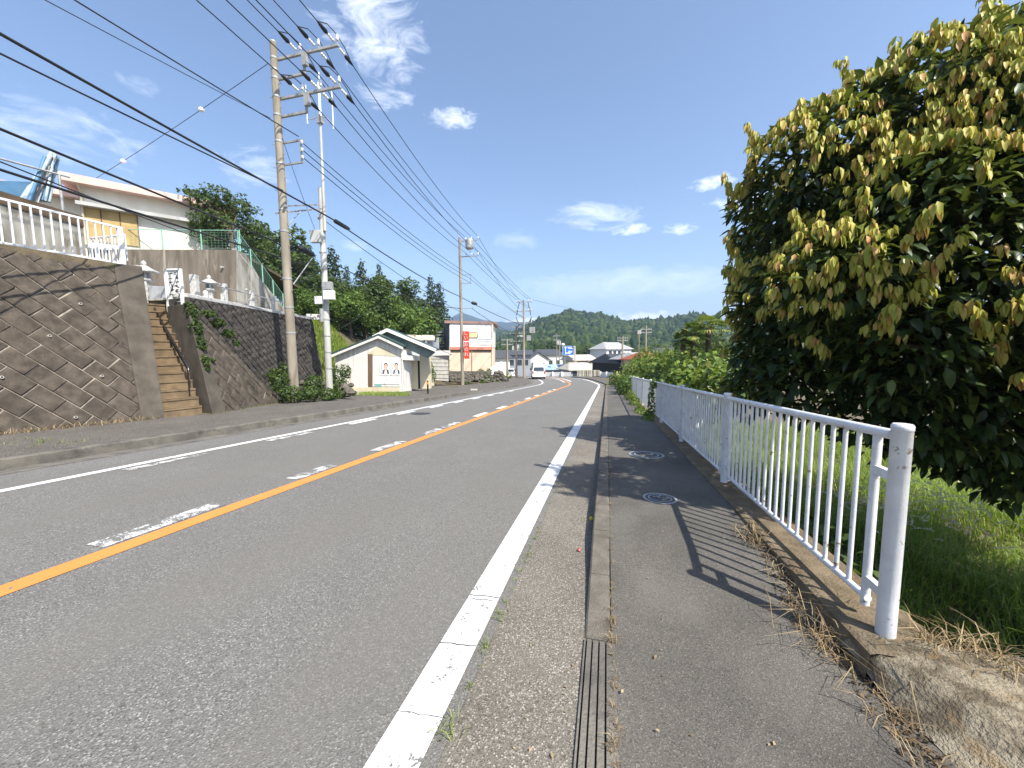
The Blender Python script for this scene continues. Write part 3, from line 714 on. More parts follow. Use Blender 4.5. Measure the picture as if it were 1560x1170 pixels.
# white railing on wall 1
rl = thing('railing', (-13.2, 7.9, 3.86), 'white steel railing on top of the tall left block wall', 'railing')
e0, e1 = A([-13.35, -1.0, 3.93]), A([-13.2, 7.85, 3.93])
MB().box((e1[0], e1[1], 4.4), (.10, .10, 1.12)).build('end_post', 'fence_white', rl)
for h in (0.02, 1.0): MB().beam(e0+A([0, 0, h]), e1+A([0, 0, h]), .045, .05).build('rail', 'fence_white', rl)
for k in range(60):
    y_ = 7.66-k*.165
    if y_ < 2.2: break
    MB().beam((e1[0]-.01, y_, 3.95), (e1[0]-.01, y_, 4.92), .03, .028).build('bar', 'fence_white', rl)
gt = thing('gate', (-13.25, 7.95, 3.9), 'white barred gate hung at the end post of the upper left railing', 'gate')
g1 = A([-13.3, 8.02, 0]); g2 = atx(138, 360, -14.6); g2 = A([g2[0], g2[1], 0]); 
for h in (4.08, 4.8): MB().beam(g1+A([0, 0, h]), g2+A([0, 0, h]), .04, .04).build('rail', 'fence_white', gt)
for k in range(11):
    p = g1+(g2-g1)*k/10; MB().beam(p+A([0, 0, 4.08]), p+A([0, 0, 4.8]), .028, .028).build('bar', 'fence_white', gt)
# pale wall, pipes and house
pw = thing('boundary_wall', (-15, 6, 3.85), 'pale stained concrete wall with a brown coping behind the upper left railing', 'wall')
q0, q1 = A([-14.6, -1, 3.8]), atx(130, 375, -14.6); q1[2] = 3.8
zt_ = atx(60, 318, -14.6)[2]
MB().prism([q0, q1, A([q1[0], q1[1], atx(130, 345, -14.6)[2]]), A([q0[0], q0[1], zt_+.35])], (-.25, 0, 0)).build('wall_face', 'backwall', pw)
MB().prism([A([q0[0]+.03, q0[1], zt_+.35]), A([q1[0]+.03, q1[1], atx(130, 347, -14.6)[2]]), A([q1[0]+.03, q1[1], atx(130, 331, -14.6)[2]]), A([q0[0]+.03, q0[1], zt_+.75])], (-.32, 0, 0)).build('coping', 'brownband', pw)
hz_ = thing('house', (-21, 14, 6.25), 'cream house with a pink metal roof above the high concrete wall', 'house')
hu = A([.59, .81, 0]); hn = A([.81, -.59, 0]); hb = A([-22.75, 12.2, 6.2])
def hq(u_, zz, o_=0.0): return hb+hu*u_+hn*o_+A([0, 0, zz])
MB().prism([hq(0, 0), hq(5.2, 0), hq(5.2, 2.75), hq(0, 2.75)], -hn*5).build('wall', 'housewhite', hz_)
MB().prism([hq(-.5, 2.62, .55), hq(5.7, 2.62, .55), hq(5.7, 2.88, .55), hq(-.5, 2.95, .55)], -hn*6.2+A([0, 0, .35])).build('roof', 'pinkroof', hz_)
MB().prism([hq(.05, .3, .02), hq(1.75, .3, .02), hq(1.75, 1.75, .02), hq(.05, 1.75, .02)], hn*.03).build('panel', 'ochre', hz_)
fr = MB()
for u_ in (.03, .6, 1.2, 1.78): fr.prism([hq(u_-.02, .3, .05), hq(u_+.02, .3, .05), hq(u_+.02, 1.75, .05), hq(u_-.02, 1.75, .05)], hn*.03)
fr.build('panel_frame', 'wood', hz_)
MB().prism([hq(-.1, 1.75, .05), hq(5.1, 1.75, .05), hq(5.1, 1.9, .05), hq(-.1, 1.9, .05)], hn*.35).build('canopy', 'roofgrey', hz_)
MB().tube([hq(.0, 2.7, .5), hq(.05, 2.4, .1), hq(.05, .1, .1)], .05, 8).build('downpipe', 'cream', hz_)
h2 = thing('annex', hq(-2, 0, -1), 'low cream annex with a pink roof left of the house on the hill', 'house')
MB().prism([hq(-5.2, -1.5, -.6), hq(-.02, -1.5, -.6), hq(-.02, 2.15, -.6), hq(-5.2, 2.15, -.6)], -hn*3.5).build('wall', 'housewhite', h2)
MB().prism([hq(-5.6, 2.1, .1), hq(-.02, 2.1, .1), hq(-.02, 2.3, .1), hq(-5.6, 2.3, .1)], -hn*4.2+A([0, 0, .35])).build('roof', 'pinkroof', h2)
MB().prism([hq(-1.5, -1.0, -.55), hq(-.15, -1.0, -.55), hq(-.15, .9, -.55), hq(-1.5, .9, -.55)], hn*.05).build('door', 'white', h2)
# scaffold frame with leaning pipes
pf = thing('pipe_rack', atx(60, 300, -16), 'galvanised pipe rack with a blue sheet beyond the upper left wall', 'pipe rack')
r1, r2 = atx(-20, 236, -15.6), atx(106, 270, -15.6)
MB().tube([r1, r2], .03, 8).build('cross_pipe', 'steel', pf)
for px_, pt_ in ((90, 266), (-10, 240)):
    t_ = atx(px_, pt_, -15.6); MB().tube([t_, A([t_[0], t_[1], 3.85])], .035, 8).build('upright', 'steel', pf)
s_ = [atx(-20, 274, -16.4), atx(45, 277, -16.4), atx(45, 302, -16.4), atx(-20, 296, -16.4)]
MB().prism(s_, (-.03, 0, 0)).build('sheet', 'skyblue', pf)
rg = random.Random(9)
pbn = thing('pipe_bundle', atx(60, 300, -15.8), 'bundle of pale blue and white pipes leaning on the rack', 'pipe bundle')
for k in range(14):
    a_ = atx(32+k*3.4+rg.uniform(-2, 2), 306+rg.uniform(-2, 3), -15.75+rg.uniform(-.2, .1)); tx = rg.uniform(62, 82) + k*.9
    b = atx(tx, rg.uniform(232, 262), -15.75+rg.uniform(-.15, .1))
    MB().tube([a_, b], rg.uniform(.022, .05), 8).build('pipe', rg.choice(['bluepipe', 'white', 'skyblue', 'bluepipe', 'steel']), pbn)
# ------------------------------------------------------------------ utility poles
def pole_shaft(t, x, y, z0, z1, r0_, r1_, matn='pole', steps=True):
    MB().tube([(x, y, z0), (x, y, (z0+z1)/2), (x, y, z1)], [r0_, (r0_+r1_)/2, r1_], 18).build('shaft', matn, t)
    MB().lathe((x, y, z1), [(r1_, 0), (r1_*.9, .04), (.02, .06)], 14).build('cap', 'steel', t)
def arm(t, p, q, w_=.075): return MB().beam(p, q, w_, w_).build('crossarm', 'steel', t)
def strain(t, p, sgn, dirv_, n_='insulator'):
    d = A(dirv_, float); d = d/np.linalg.norm(d)*sgn
    m_ = MB(); c = A(p, float)
    pts = [c+d*.08, c+d*.16]; m_.tube(pts, .012, 6, 1)
    for k in range(3):
        b = c+d*(.17+k*.10); m_.tube([b, b+d*.02, b+d*.05, b+d*.09], [.026, .05, .045, .026], 10, 0)
    m_.tube([c+d*.47, c+d*.55, c+d*.80, c+d*.98], [.03, .075, .055, .018], 8, 2)
    return m_.build(n_, ['porcelain', 'steel', 'cable'], t), c+d*.95
def pin(t, p):
    m_ = MB(); m_.tube([p, A(p)+A([0, 0, .1])], .015, 6, 1); m_.lathe(A(p)+A([0, 0, .1]), [(.05, 0), (.07, .05), (.04, .10), (.055, .15), (.03, .2)], 10, 0)
    m_.build('insulator', ['porcelain', 'steel'], t); return A(p)+A([0, 0, .28])
def sag_pts(p, q, sag, n=9): return [p+(q-p)*t-A([0, 0, 4*sag*t*(1-t)]) for t in np.linspace(0, 1, n)]
WN = {}
def wire(p, q, r, label, sag=.25, group=None, cat='cable', name='power_line', n=9):
    o = MB().tube(sag_pts(A(p, float), A(q, float), sag, n), r, 6, caps=False).build(name, 'cable')
    return tag(o, label, cat, group)
P1 = (-12.2, 12.5); zg = z(12.5, .1)
p1 = thing('utility_pole', (*P1, zg), 'tall brown concrete utility pole with double crossarms at the left footpath', 'utility pole')
pole_shaft(p1, *P1, zg-.3, 12.9, .185, .115)
AX = {}
for zz, sp in ((12.42, 11.72), (11.02, 10.38)):
    arm(p1, (P1[0]-.1, P1[1]+.16, zz), (-9.52, P1[1]+.16, zz), .085); arm(p1, (P1[0]-.1, P1[1]+.16, sp), (-11.0, P1[1]+.16, sp), .08)
    MB().beam((-11.02, P1[1]+.16, sp), (-11.02, P1[1]+.16, zz), .09, .05).build('strut', 'steel', p1)
    MB().box((-10.95, P1[1]+.13, zz-.25), (.2, .14, .42)).build('switch_box', 'steel', p1)
WIRE_PREV, WIRE_NEXT = [], []
dprev = A([.35, -30, 1.75]); dnext = A([-.9, 20.75, -.95])
for lv, zz in enumerate((12.42, 11.02)):
    for X_ in (-11.2, -10.4, -9.6):
        c = A([X_, P1[1]+.16, zz+.02])
        _, a_ = strain(p1, c, 1, dprev); _, b_ = strain(p1, c, 1, dnext); tp = pin(p1, c+A([.04, 0, .04]))
        MB().tube([a_, (a_+tp)/2+A([0, 0, .14]), tp, (b_+tp)/2+A([0, 0, .08]), b_], .016, 6).build('jumper', 'cable', p1)
        WIRE_PREV.append((a_, lv)); WIRE_NEXT.append((b_, lv))
for zz in (9.42, 8.62): arm(p1, (P1[0]-.05, P1[1]+.15, zz), (-11.3, P1[1]+.15, zz), .06)
MB().beam((-11.36, P1[1]+.15, 8.6), (-11.36, P1[1]+.15, 9.46), .07, .05).build('rack', 'steel', p1)
RK1 = []
for zz in (9.32, 9.05, 8.78):
    c = A([-11.28, P1[1]+.12, zz]); MB().lathe(c-A([0, 0, .05]), [(.04, 0), (.055, .03), (.035, .05), (.055, .07), (.04, .1)], 10).build('spool', 'porcelain', p1); RK1.append(c)
bd = MB()
for zz in (12.35, 11.65, 11.0, 10.35, 9.4, 8.6, 6.9, 6.1, 4.3, 3.2, 2.2, 11.95): 
    rr = .185+(.115-.185)*(zz-zg)/(12.9-zg); MB().lathe((*P1, zz-.03), [(rr+.012, 0), (rr+.012, .06)], 16).build('band', 'steel', p1)
stp = MB()
for k in range(22):
    zz = 2.6+k*.42; s_ = 1 if k % 2 else -1; stp.tube([(P1[0], P1[1], zz), (P1[0]+s_*.3, P1[1]-.03, zz)], .009, 5)
stp.build('climbing_bolts', 'steel', p1)
# arm between the two poles carrying the telecom cable
wp = thing('steel_pole', aty(502, 588, 16), 'slim whitish pole with rod antennas on top and boxes on its side', 'utility pole')
WX, WY = -13.42, 16.0; wz = float(aty(502, 588, 16)[2])
MB().tube([(WX-.06, WY, wz-.6), (WX-.02, WY, 4), (WX+.05, WY, aty(489, 287, 16)[2])], [.17, .145, .12], 14).build('lower_shaft', 'pole_white', wp)
zt9 = aty(489, 300, 16)[2]; ztop = aty(487, 180, 16)[2]
MB().tube([(WX+.2, WY-.05, zt9-1.6), (WX+.22, WY-.05, zt9), (WX+.25, WY-.05, ztop)], [.075, .07, .06], 12).build('upper_shaft', 'pole_white', wp)
ct = A([WX+.25, WY-.05, ztop])
for dx, dy, up_, dn_ in ((-.62, -.1, 1.35, -.15), (-.18, .2, 1.6, 0), (.22, -.2, 1.7, .0), (.62, .1, 1.1, -.45)):
    b = ct+A([dx, dy, .2]); MB().tube([b+A([0, 0, dn_-.3]), b+A([0, 0, up_-.1])], .028, 8).build('antenna_rod', 'white', wp)
    MB().tube([ct+A([0, 0, .1]), ct+A([dx*.5, dy*.5, -.05]), b+A([0, 0, dn_-.1])], .018, 6).build('antenna_arm', 'steel', wp)
MB().box(ct+A([0, 0, -.1]), (.26, .2, .35)).build('antenna_mount', 'steel', wp)
for (x0_, y0_, x1_, y1_, mm, nm) in ((474, 352, 489, 369, 'pole_white', 'box'), (494, 443, 509, 456, 'white', 'box'), (481, 452, 492, 463, 'white', 'box'), (493, 430, 506, 441, 'steel', 'box')):
    c = aty((x0_+x1_)/2, (y0_+y1_)/2, 15.75); MB().box(c, ((x1_-x0_)/F*19.2, .22, (y1_-y0_)/F*19.2), rz=PSI).build('equipment_box', mm, wp, bevel=.015)
MB().tube([aty(490, 470, 15.8), aty(490, 490, 15.8)], .1, 10).build('meter', 'steel', wp)
mb = MB()
for zz in np.arange(.6, 8.5, .8): mb.lathe((WX-.02, WY, zz), [(.165, 0), (.165, .05)], 12)
mb.build('band', 'steel', wp)
for (a_, b_) in (((420, 325), (490, 318)), ((432, 314), (485, 312))):
    o = MB().beam(aty(*a_, 12.3), aty(*b_, 15.8), .06, .06).build('pole_arm', 'steel'); o.parent = p1; o.matrix_parent_inverse = p1.matrix_basis.inverted()
MB().tube([aty(428, 355, 12.35), aty(458, 322, 13.6)], .02, 6).build('brace', 'steel', p1)
MB().tube([aty(447, 433, 12.4), aty(478, 390, 15.9)], .022, 6).build('brace', 'steel', p1)
# pole 2, pole 3
def mid_pole(px_top, py_top, px_b, py_b, Y, label, arms, tr=None, rr=.17, left=False, armw=1.75):
    b = aty(px_b, py_b, Y); tp = aty(px_top, py_top, Y)
    t = thing('utility_pole', (b[0], Y, b[2]), label, 'utility pole')
    pole_shaft(t, (b[0]+tp[0])/2, Y, b[2]-.4, tp[2], rr, rr*.65)
    x = (b[0]+tp[0])/2; pts = []
    for py_ in arms:
        zz = aty(px_top, py_, Y)[2]; x0_ = x-(armw if left else .2)
        arm(t, (x0_, Y+.15, zz), (x+armw, Y+.15, zz))
        for f in ((.3, .62, .98) if not left else (-.95, -.6, .6, .95)):
            c = A([x+armw*f, Y+.15, zz+.03]); pts.append(pin(t, c))
    bd_ = MB()
    for k in range(8): bd_.lathe((x, Y, tp[2]-.5-k*1.1), [(rr*.8, 0), (rr*.8, .06)], 12)
    bd_.build('band', 'steel', t)
    return t, x, tp[2], pts
p2, X2, Z2, PT2 = mid_pole(700, 362, 705, 585, 33.25, 'concrete utility pole with a transformer and red banner beside the peach building', (367, 391))
c = A([X2+.95, 33.2, aty(715, 372, 33.25)[2]])
MB().lathe(c-A([0, 0, .45]), [(.05, 0), (.32, .02), (.36, .1), (.36, .75), (.3, .85), (.05, .9)], 16).build('transformer', 'steel', p2)
for py_ in (419, 432): arm(p2, (X2, 33.35, aty(700, py_, 33.25)[2]), (X2+.95, 33.35, aty(700, py_, 33.25)[2]), .05)
MB().beam((X2+.95, 33.35, aty(700, 418, 33.25)[2]), (X2+.95, 33.35, aty(700, 433, 33.25)[2]), .05, .05).build('rack', 'steel', p2)
arm(p2, (X2-.3, 33.35, aty(700, 470, 33.25)[2]), (X2+1.2, 33.35, aty(700, 470, 33.25)[2]), .05)
p3, X3, Z3, PT3 = mid_pole(797, 457, 799, 580, 51.5, 'concrete utility pole where the road bends, with arms to both sides', (460, 474, 492), left=True, armw=1.1)
mb = MB()
for s_ in (-1, 1):
    for k in range(5): mb.tube([(X3+s_*(.6+.25*(k % 3)), 51.6, Z3-.3-k*1.0), (X3+s_*(.8+.2*(k % 2)), 51.4, Z3-1.2-k*.9)], .05, 6)
mb.build('switchgear', 'cable', p3)
mb = MB()
mb.box((X3+1.2, 51.5, aty(797, 503, 51.5)[2]), (.7, .5, .8)); mb.box((X3+.7, 51.5, aty(797, 515, 51.5)[2]), (.5, .4, .7)); mb.build('equipment_box', 'steel', p3)
def thin_pole(px_, pt_, pb_, Zc, label, r=.12, arms=(), boxes=()):
    tp, b = dp(px_, pt_, Zc), dp(px_, pb_, Zc)
    t = thing('utility_pole', (b[0], b[1], b[2]), label, 'utility pole')
    MB().tube([(b[0], b[1], b[2]-.5), (b[0], b[1], tp[2])], [r*1.2, r*.8], 10).build('shaft', 'pole', t)
    for py_ in arms:
        c = dp(px_, py_, Zc); MB().beam(A([b[0], b[1], c[2]])-r0*.9, A([b[0], b[1], c[2]])+r0*.9, .09, .09).build('crossarm', 'steel', t)
        for s_ in (-.8, -.45, .45, .8): MB().lathe(A([b[0], b[1], c[2]+.05])+r0*s_, [(.03, 0), (.045, .08), (.02, .18)], 6).build('insulator', 'steel', t)
    for (bx_, by_, w_, h_) in boxes:
        c = dp(bx_, by_, Zc); MB().box(c, (w_, .4, h_), rz=PSI).build('equipment_box', 'pole_white', t)
    return t, tp
tp1, T1 = thin_pole(787, 497, 580, 54, 'slim pole with white boxes just left of the bend pole', .13, (499, 508, 520), ((790, 529, .5, 1.0), (782, 530, .35, .6), (793, 512, .9, .3)))
tp2, T2 = thin_pole(773, 516, 578, 58, 'slim grey pole left of the other poles before the white van', .15, (518, 525))
tp3, T3 = thin_pole(848, 508, 572, 98, 'thin distant pole left of the blue road sign', .13, (512, 518))
tp4, T4 = thin_pole(852.5, 519, 570, 92, 'thin distant pole with a lamp box beside the blue road sign', .12, (), ((851.5, 522, .9, 1.0),))
tp5, T5 = thin_pole(983, 496, 556, 60, 'dark pole rising behind the hedge and red roof', .15, (502, 507))
tp6, T6 = thin_pole(948, 512, 553, 62, 'brown pole between the dark house and the grey roof', .16, (515, 519))
tp7, T7 = thin_pole(973, 504, 545, 95, 'faint thin pole with a square head on the wooded hill side', .09, (), ((974, 506, .9, .9),))
tp8, T8 = thin_pole(996, 490, 505, 330, 'tiny pylon on the distant wooded hill', .35, (494,))
# ------------------------------------------------------------------ wires
hvg = 'high voltage wires along the road'
for k, (a_, lv) in enumerate(WIRE_PREV):
    wire(a_, a_+dprev*1.1, .017, ('upper' if lv == 0 else 'lower')+' crossarm wire coming over the viewer to the near pole, '+('innermost by the pole', 'middle of three', 'outermost over the road')[k % 3], .3, hvg)
for k, (b_, lv) in enumerate(WIRE_NEXT):
    wire(b_, PT2[lv*3+k % 3], .017, ('upper' if lv == 0 else 'lower')+' crossarm wire from near pole to transformer pole, '+('innermost by the pole', 'middle of three', 'outermost over the road')[k % 3], .45, hvg)
for k in range(6):
    a_ = PT2[k]; b_ = PT3[[2, 3, 1, 6, 7, 5][k]]
    wire(a_, b_, .018, ('upper' if k < 3 else 'lower')+' crossarm wire from transformer pole to bend pole, '+('innermost by the pole', 'middle of three', 'outermost over the road')[k % 3], .3, hvg)
wire(PT3[3], dp(960, 478, 300), .02, 'faint wire leaving the bend pole across the valley', 2.0)
lvg = 'low voltage wires on the spool racks'
RK2 = [A([X2+.98, 33.3, aty(700, q_, 33.25)[2]]) for q_ in (420, 426, 432)]
for c, c2, nm_ in zip(RK1, RK2, ('top', 'middle', 'bottom')): wire(c, c2, .016, nm_+' low voltage wire from the near pole rack to the transformer pole', .35, lvg)
for c, nm_ in zip(RK2[:2], ('upper', 'lower')): wire(c, A([X3+.3, 51.5, Z3-2.6]), .016, nm_+' low voltage wire from the transformer pole to the bend pole', .25, lvg)
ex = lambda p, q, t: A(p)+(A(q)-A(p))*t
a_ = aty(455, 208, 12.5); b_ = atx(130, 0, -11.9); wire(a_, ex(a_, b_, 4), .018, 'low voltage wire crossing the sky from the rack to the upper left', .2, lvg)
# thick telecom cable, via white pole, to pole 2
cA, cB, cC = atx(0, 42, -11.0), aty(505, 333, 15.2), aty(701, 452, 33.1)
wire(cB, ex(cB, cA, 2.6), .032, 'thick black telephone cable from the upper left past the near pole', .12, cat='telephone cable', name='telephone_cable')
wire(cB, cC, .03, 'thick black telephone cable from the slim pole to the transformer pole', .25, cat='telephone cable', name='telephone_cable')
wire(cC, A([X3, 51.4, aty(797, 496, 51.5)[2]]), .03, 'thick black telephone cable from the transformer pole to the bend pole', .2, cat='telephone cable', name='telephone_cable')
o = MB().tube([aty(509, 336, 15.4), aty(511, 337, 15.5), aty(528, 347, 16.6), aty(533, 349, 16.9)], [.03, .1, .1, .03], 10).build('splice_case', 'cable'); tag(o, 'black splice case hanging on the thick cable right of the slim pole', 'splice case')
o = MB().tube([dp(718, 461, 35), dp(720, 461.5, 35), dp(725, 463, 36), dp(727, 464, 36)], [.03, .15, .15, .03], 10).build('splice_case', 'cable'); tag(o, 'black splice case on the cable right of the transformer pole', 'splice case')
for (pa, pb_, Yb, r_, lab) in (((0, 75), (431, 290), 12.4, .02, 'twin cable just under the thick telephone cable at upper left'), ((0, 190), (413, 365), 12.6, .028, 'black cable crossing in front of the pink roofed house, upper of two'),
                       ((0, 252), (415, 388), 12.6, .028, 'black cable crossing low over the white railing, lower of two'), ((0, 240), (300, 362), 11.0, .014, 'thin service wire beside the low black cable'),
                       ((80, 0), (412, 180), 12.5, .010, 'faint thin wire high in the upper left sky')):
    a_ = atx(*pa, -11.1); b_ = aty(*pb_, Yb); wire(b_, ex(b_, a_, 2.2), r_, lab, .08, cat='cable', name='cable')
lash = []
wire(aty(413, 365, 12.6), aty(468, 385, 15.7), .028, 'black cable from the near pole to the slim pole, upper of two', .12, name='cable')
wire(aty(415, 388, 12.6), aty(486, 402, 15.9), .028, 'black cable from the near pole to the slim pole, lower of two', .15, name='cable')
o = MB().tube([aty(455, 377, 14.5), aty(458, 378, 14.6), aty(475, 387, 15.6), aty(480, 390, 15.8)], [.03, .13, .13, .03], 10).build('splice_case', 'cable'); tag(o, 'black splice case between the near pole and the slim pole', 'splice case')
wire(aty(490, 392, 16), A([X2, 33.2, aty(700, 470, 33.25)[2]]), .026, 'black cable from the slim pole to the low arm of the transformer pole', .55, name='cable')
wire(aty(497, 338, 16), A([X2+.3, 33.2, aty(700, 478, 33.25)[2]]), .016, 'thin cable under the thick one toward the transformer pole', .3, name='cable')
wire(A([X2+1, 33.3, aty(700, 470, 33.25)[2]]), A([X3, 51.5, aty(797, 515, 51.5)[2]]), .022, 'lower cable from the transformer pole to the bend pole', .3, name='cable')
wire(aty(520, 500, 20), dp(605, 443, 40), .016, 'thin stay wire rising from the shed to the woods', .1, name='stay_wire')
wire(aty(430, 210, 12.5), aty(480, 350, 15.8), .010, 'thin drop wire from the rack down to the slim pole box', .1, name='drop_wire')
for kk, (a1_, b1_) in enumerate((((440, 395), (490, 440)), ((446, 400), (492, 420)), ((444, 430), (490, 405)), ((448, 390), (488, 460)))):
    wire(aty(*a1_, 12.6), aty(*b1_, 15.85), .010, ('first highest', 'second', 'third rising', 'fourth lowest')[kk]+' thin looping drop wire between the near pole and the slim pole', .2, 'drop wires between the two near poles', name='drop_wire')
# span wire with white markers
gA = aty(408, 97, 12.4); gB = atx(0, 355, -22)
gA_, gB_ = gA, dp(100, 300, 20)
sw = wire(gA_, gB_, .011, 'thin stay wire from the pole top to the house roof', .1, name='stay_wire')
for tx, lab in ((.33, 'white marker ball on the stay wire, nearer the pole'), (.72, 'white marker ball on the stay wire, nearer the house')):
    pz = None
for (mx, my, lab) in ((306, 147, 'white marker tag on the stay wire nearer the pole'), (187, 241, 'white marker tag on the stay wire nearer the house')):
    best = min(np.linspace(0, 1, 200), key=lambda t: abs((lambda q: CX+F*((q-C0)@CR)/((q-C0)@CF))(gA_+(gB_-gA_)*t)-mx))
    q = gA_+(gB_-gA_)*best-A([0, 0, .4*best*(1-best)])
    o = MB().lathe(q-A([0, 0, .09]), [(.03, 0), (.10, .04), (.10, .14), (.03, .18)], 10).build('marker_tag', 'white'); tag(o, lab, 'wire marker', 'markers on the stay wire')
for k, (mx, my) in enumerate([(852, 499), (866, 497), (920, 494), (928, 491), (896, 505), (913, 507)]):
    pass
# ------------------------------------------------------------------ shed and neighbours
sh = thing('shed', (-11.7, 20.5, -1.03), 'small white shed with a green edged gable roof and two posters', 'shed')
su = -r0.copy(); sn = A([-su[1], su[0], 0]); sn = sn if sn@(C0-A([-11.7, 20.5, 0])) > 0 else -sn
s0 = A([-11.68, 20.53, 0.])
def sp_(px_, py_, o_=0.0): return onplane(px_, py_, s0+sn*o_, sn)
def slab(pts, th, name, mm, par, o_=0.0, bevel=0): return MB().prism([sp_(*p, o_) for p in pts], -sn*th).build(name, mm, par, bevel=bevel)
slab([(613.6, 600), (613.6, 531.5), (576.5, 515), (511, 542), (511, 606), (545, 606)], 4.2, 'wall', 'siding', sh)
slab([(583, 590), (609, 590), (609, 603), (545, 603), (530, 590)], .12, 'plinth', 'cream', sh, .06)
slab([(560.5, 590), (567.5, 590), (567.5, 539.5), (560.5, 539.5)], .06, 'board', 'wood', sh, .03)
slab([(568, 590), (609, 590), (609, 588.6), (568, 588.6)], .05, 'sill', 'steel', sh, .05)
slab([(559, 539), (577, 527), (596, 536), (604, 543), (568, 541)], .03, 'upper_board', 'cream', sh, .012)
rb = MB()
for k in range(1, 22):
    px_ = 512+k*4.55
    if 558 < px_ < 571: continue
    rb.prism([sp_(px_, 594, .006), sp_(px_+.35, 594, .006), sp_(px_+.35, 546, .006), sp_(px_, 546, .006)], -sn*.02)
rb.build('siding_ribs', 'cream', sh)
# roof of the front gable
def sheet(pts, off, name, mm, par): return MB().prism(pts, off).build(name, mm, par)
ridge, el, er = sp_(576, 511, .28), sp_(505, 540, .28), sp_(614, 528.5, .28)
dep = -sn*5.0
for e_, nm in ((el, 'roof'), (er, 'roof')):
    MB().prism([ridge, e_, e_+dep, ridge+dep], A([0, 0, .10])).build(nm, 'greenroof', sh)
for e_ in (el, er): MB().prism([ridge+sn*.02-A([0, 0, .02]), e_+sn*.02-A([0, 0, .02]), e_+sn*.02-A([0, 0, .16]), ridge+sn*.02-A([0, 0, .16])], -sn*.05).build('verge', 'siding', sh)
# booth side, entry and rear bay
sr = f0.copy()
c0 = sp_(613.7, 597); c0[2] = -1.05
c1 = c0+sr*2.07; c2 = c1-su*.42; c4 = c2-su*.78
MB().prism([c0-A([0, 0, .1]), c1-A([0, 0, .1]), c1+A([0, 0, 2.2]), c0+A([0, 0, 2.25])], su*.06).build('side_wall', 'siding', sh)
MB().prism([c1, c2, c2+A([0, 0, 2.15]), c1+A([0, 0, 2.15])], sr*.3).build('entry_wall', 'cream', sh)
MB().prism([c2+sr*.05, c2-su*.15+sr*.05, c2-su*.15+sr*.05+A([0, 0, 2.1]), c2+sr*.05+A([0, 0, 2.1])], sr*.1).build('door', 'darkwall', sh)
MB().prism([c2-su*.15, c4, c4+A([0, 0, 2.35]), c2-su*.15+A([0, 0, 2.35])], sr*.6).build('rear_wall', 'cream', sh)
MB().prism([c0+A([0, 0, 1.98])+sn*.02+su*.02, c0+A([0, 0, 1.95])+sn*.02-su*.35, c1+A([0, 0, 1.85])-su*.6, c1+A([0, 0, 2.0])], A([0, 0, .28])).build('awning', 'siding', sh)
# taller rear gable with white verge and green grey infill
q0_ = -sn*1.6
rr_, rl_, re_ = sp_(592, 503, -.7), sp_(570, 514, -.7), sp_(666, 534, -.7)
MB().prism([rl_+A([0, 0, -.1]), rr_, re_, sp_(652, 546, -.7), sp_(612, 528, -.7)], -sn*.1).build('gable_board', 'greengrey', sh)
MB().prism([rr_+sn*.3, re_+sn*.3, re_-sn*.9, rr_-sn*.9], A([0, 0, .1])).build('upper_roof', 'greenroof', sh)
MB().prism([rr_+sn*.3, rl_+sn*.3, rl_-sn*.9, rr_-sn*.9], A([0, 0, .1])).build('upper_roof', 'greenroof', sh)
for e_ in (re_, rl_): MB().prism([rr_+sn*.33+A([0, 0, .1]), e_+sn*.33+A([0, 0, .1]), e_+sn*.33-A([0, 0, .1]), rr_+sn*.33-A([0, 0, .1])], -sn*.04).build('verge', 'white', sh)
# posters (on the shed wall)
def poster(px0, px1, py0, py1, tie, label):
    t = thing('poster', sp_((px0+px1)/2, (py0+py1)/2, .04), label, 'poster')
    slab([(px0, py1), (px1, py1), (px1, py0), (px0, py0)], .012, 'sheet', 'white', t, .03)
    wd = px1-px0; cx_ = px0+wd*.62
    def ell(cx__, cy__, rx, ry, mm, o_, nm, n_=14): return MB().prism([sp_(cx__+rx*math.cos(a), cy__+ry*math.sin(a), o_) for a in np.linspace(0, 2*math.pi, n_, endpoint=False)], sn*.002).build(nm, mm, t)
    hgt = py1-py0
    MB().prism([sp_(cx_-wd*.34, py0+hgt*.9, .033), sp_(cx_+wd*.34, py0+hgt*.9, .033), sp_(cx_+wd*.3, py0+hgt*.62, .033), sp_(cx_+wd*.1, py0+hgt*.54, .033), sp_(cx_-wd*.1, py0+hgt*.54, .033), sp_(cx_-wd*.3, py0+hgt*.62, .033)], sn*.002).build('printed_suit', 'suit', t)
    MB().prism([sp_(cx_-wd*.22, py0+hgt*.93, .036), sp_(cx_+wd*.2, py0+hgt*.93, .036), sp_(cx_+wd*.08, py0+hgt*.56, .036), sp_(cx_-wd*.08, py0+hgt*.56, .036)], sn*.002).build('printed_shirt', tie, t)
    ell(cx_, py0+hgt*.27, wd*.205, hgt*.215, 'hair', .036, 'printed_hair'); ell(cx_, py0+hgt*.35, wd*.175, hgt*.2, 'skin', .039, 'printed_face')
    rg_ = random.Random(int(px0)); sm = MB()
    for k in range(12):
        x = px0+wd*rg_.uniform(.04, .16); y = py0+hgt*(.06+.9*k/12); sm.prism([sp_(x, y, .036), sp_(x+wd*.14, y, .036), sp_(x+wd*.14, y+hgt*.03, .036), sp_(x, y+hgt*.03, .036)], sn*.002)
    sm.build('printed_writing', 'tealink', t)
poster(578.5, 593.2, 551.5, 572, 'pinkprint', 'left poster of a dark haired man in a suit on the shed')
poster(594.8, 609.5, 551.5, 572, 'white', 'right poster of a dark haired man in a suit on the shed')
lp = thing('notice', sp_(595, 580, .04), 'white strip with grey writing below the two posters on the shed', 'notice')
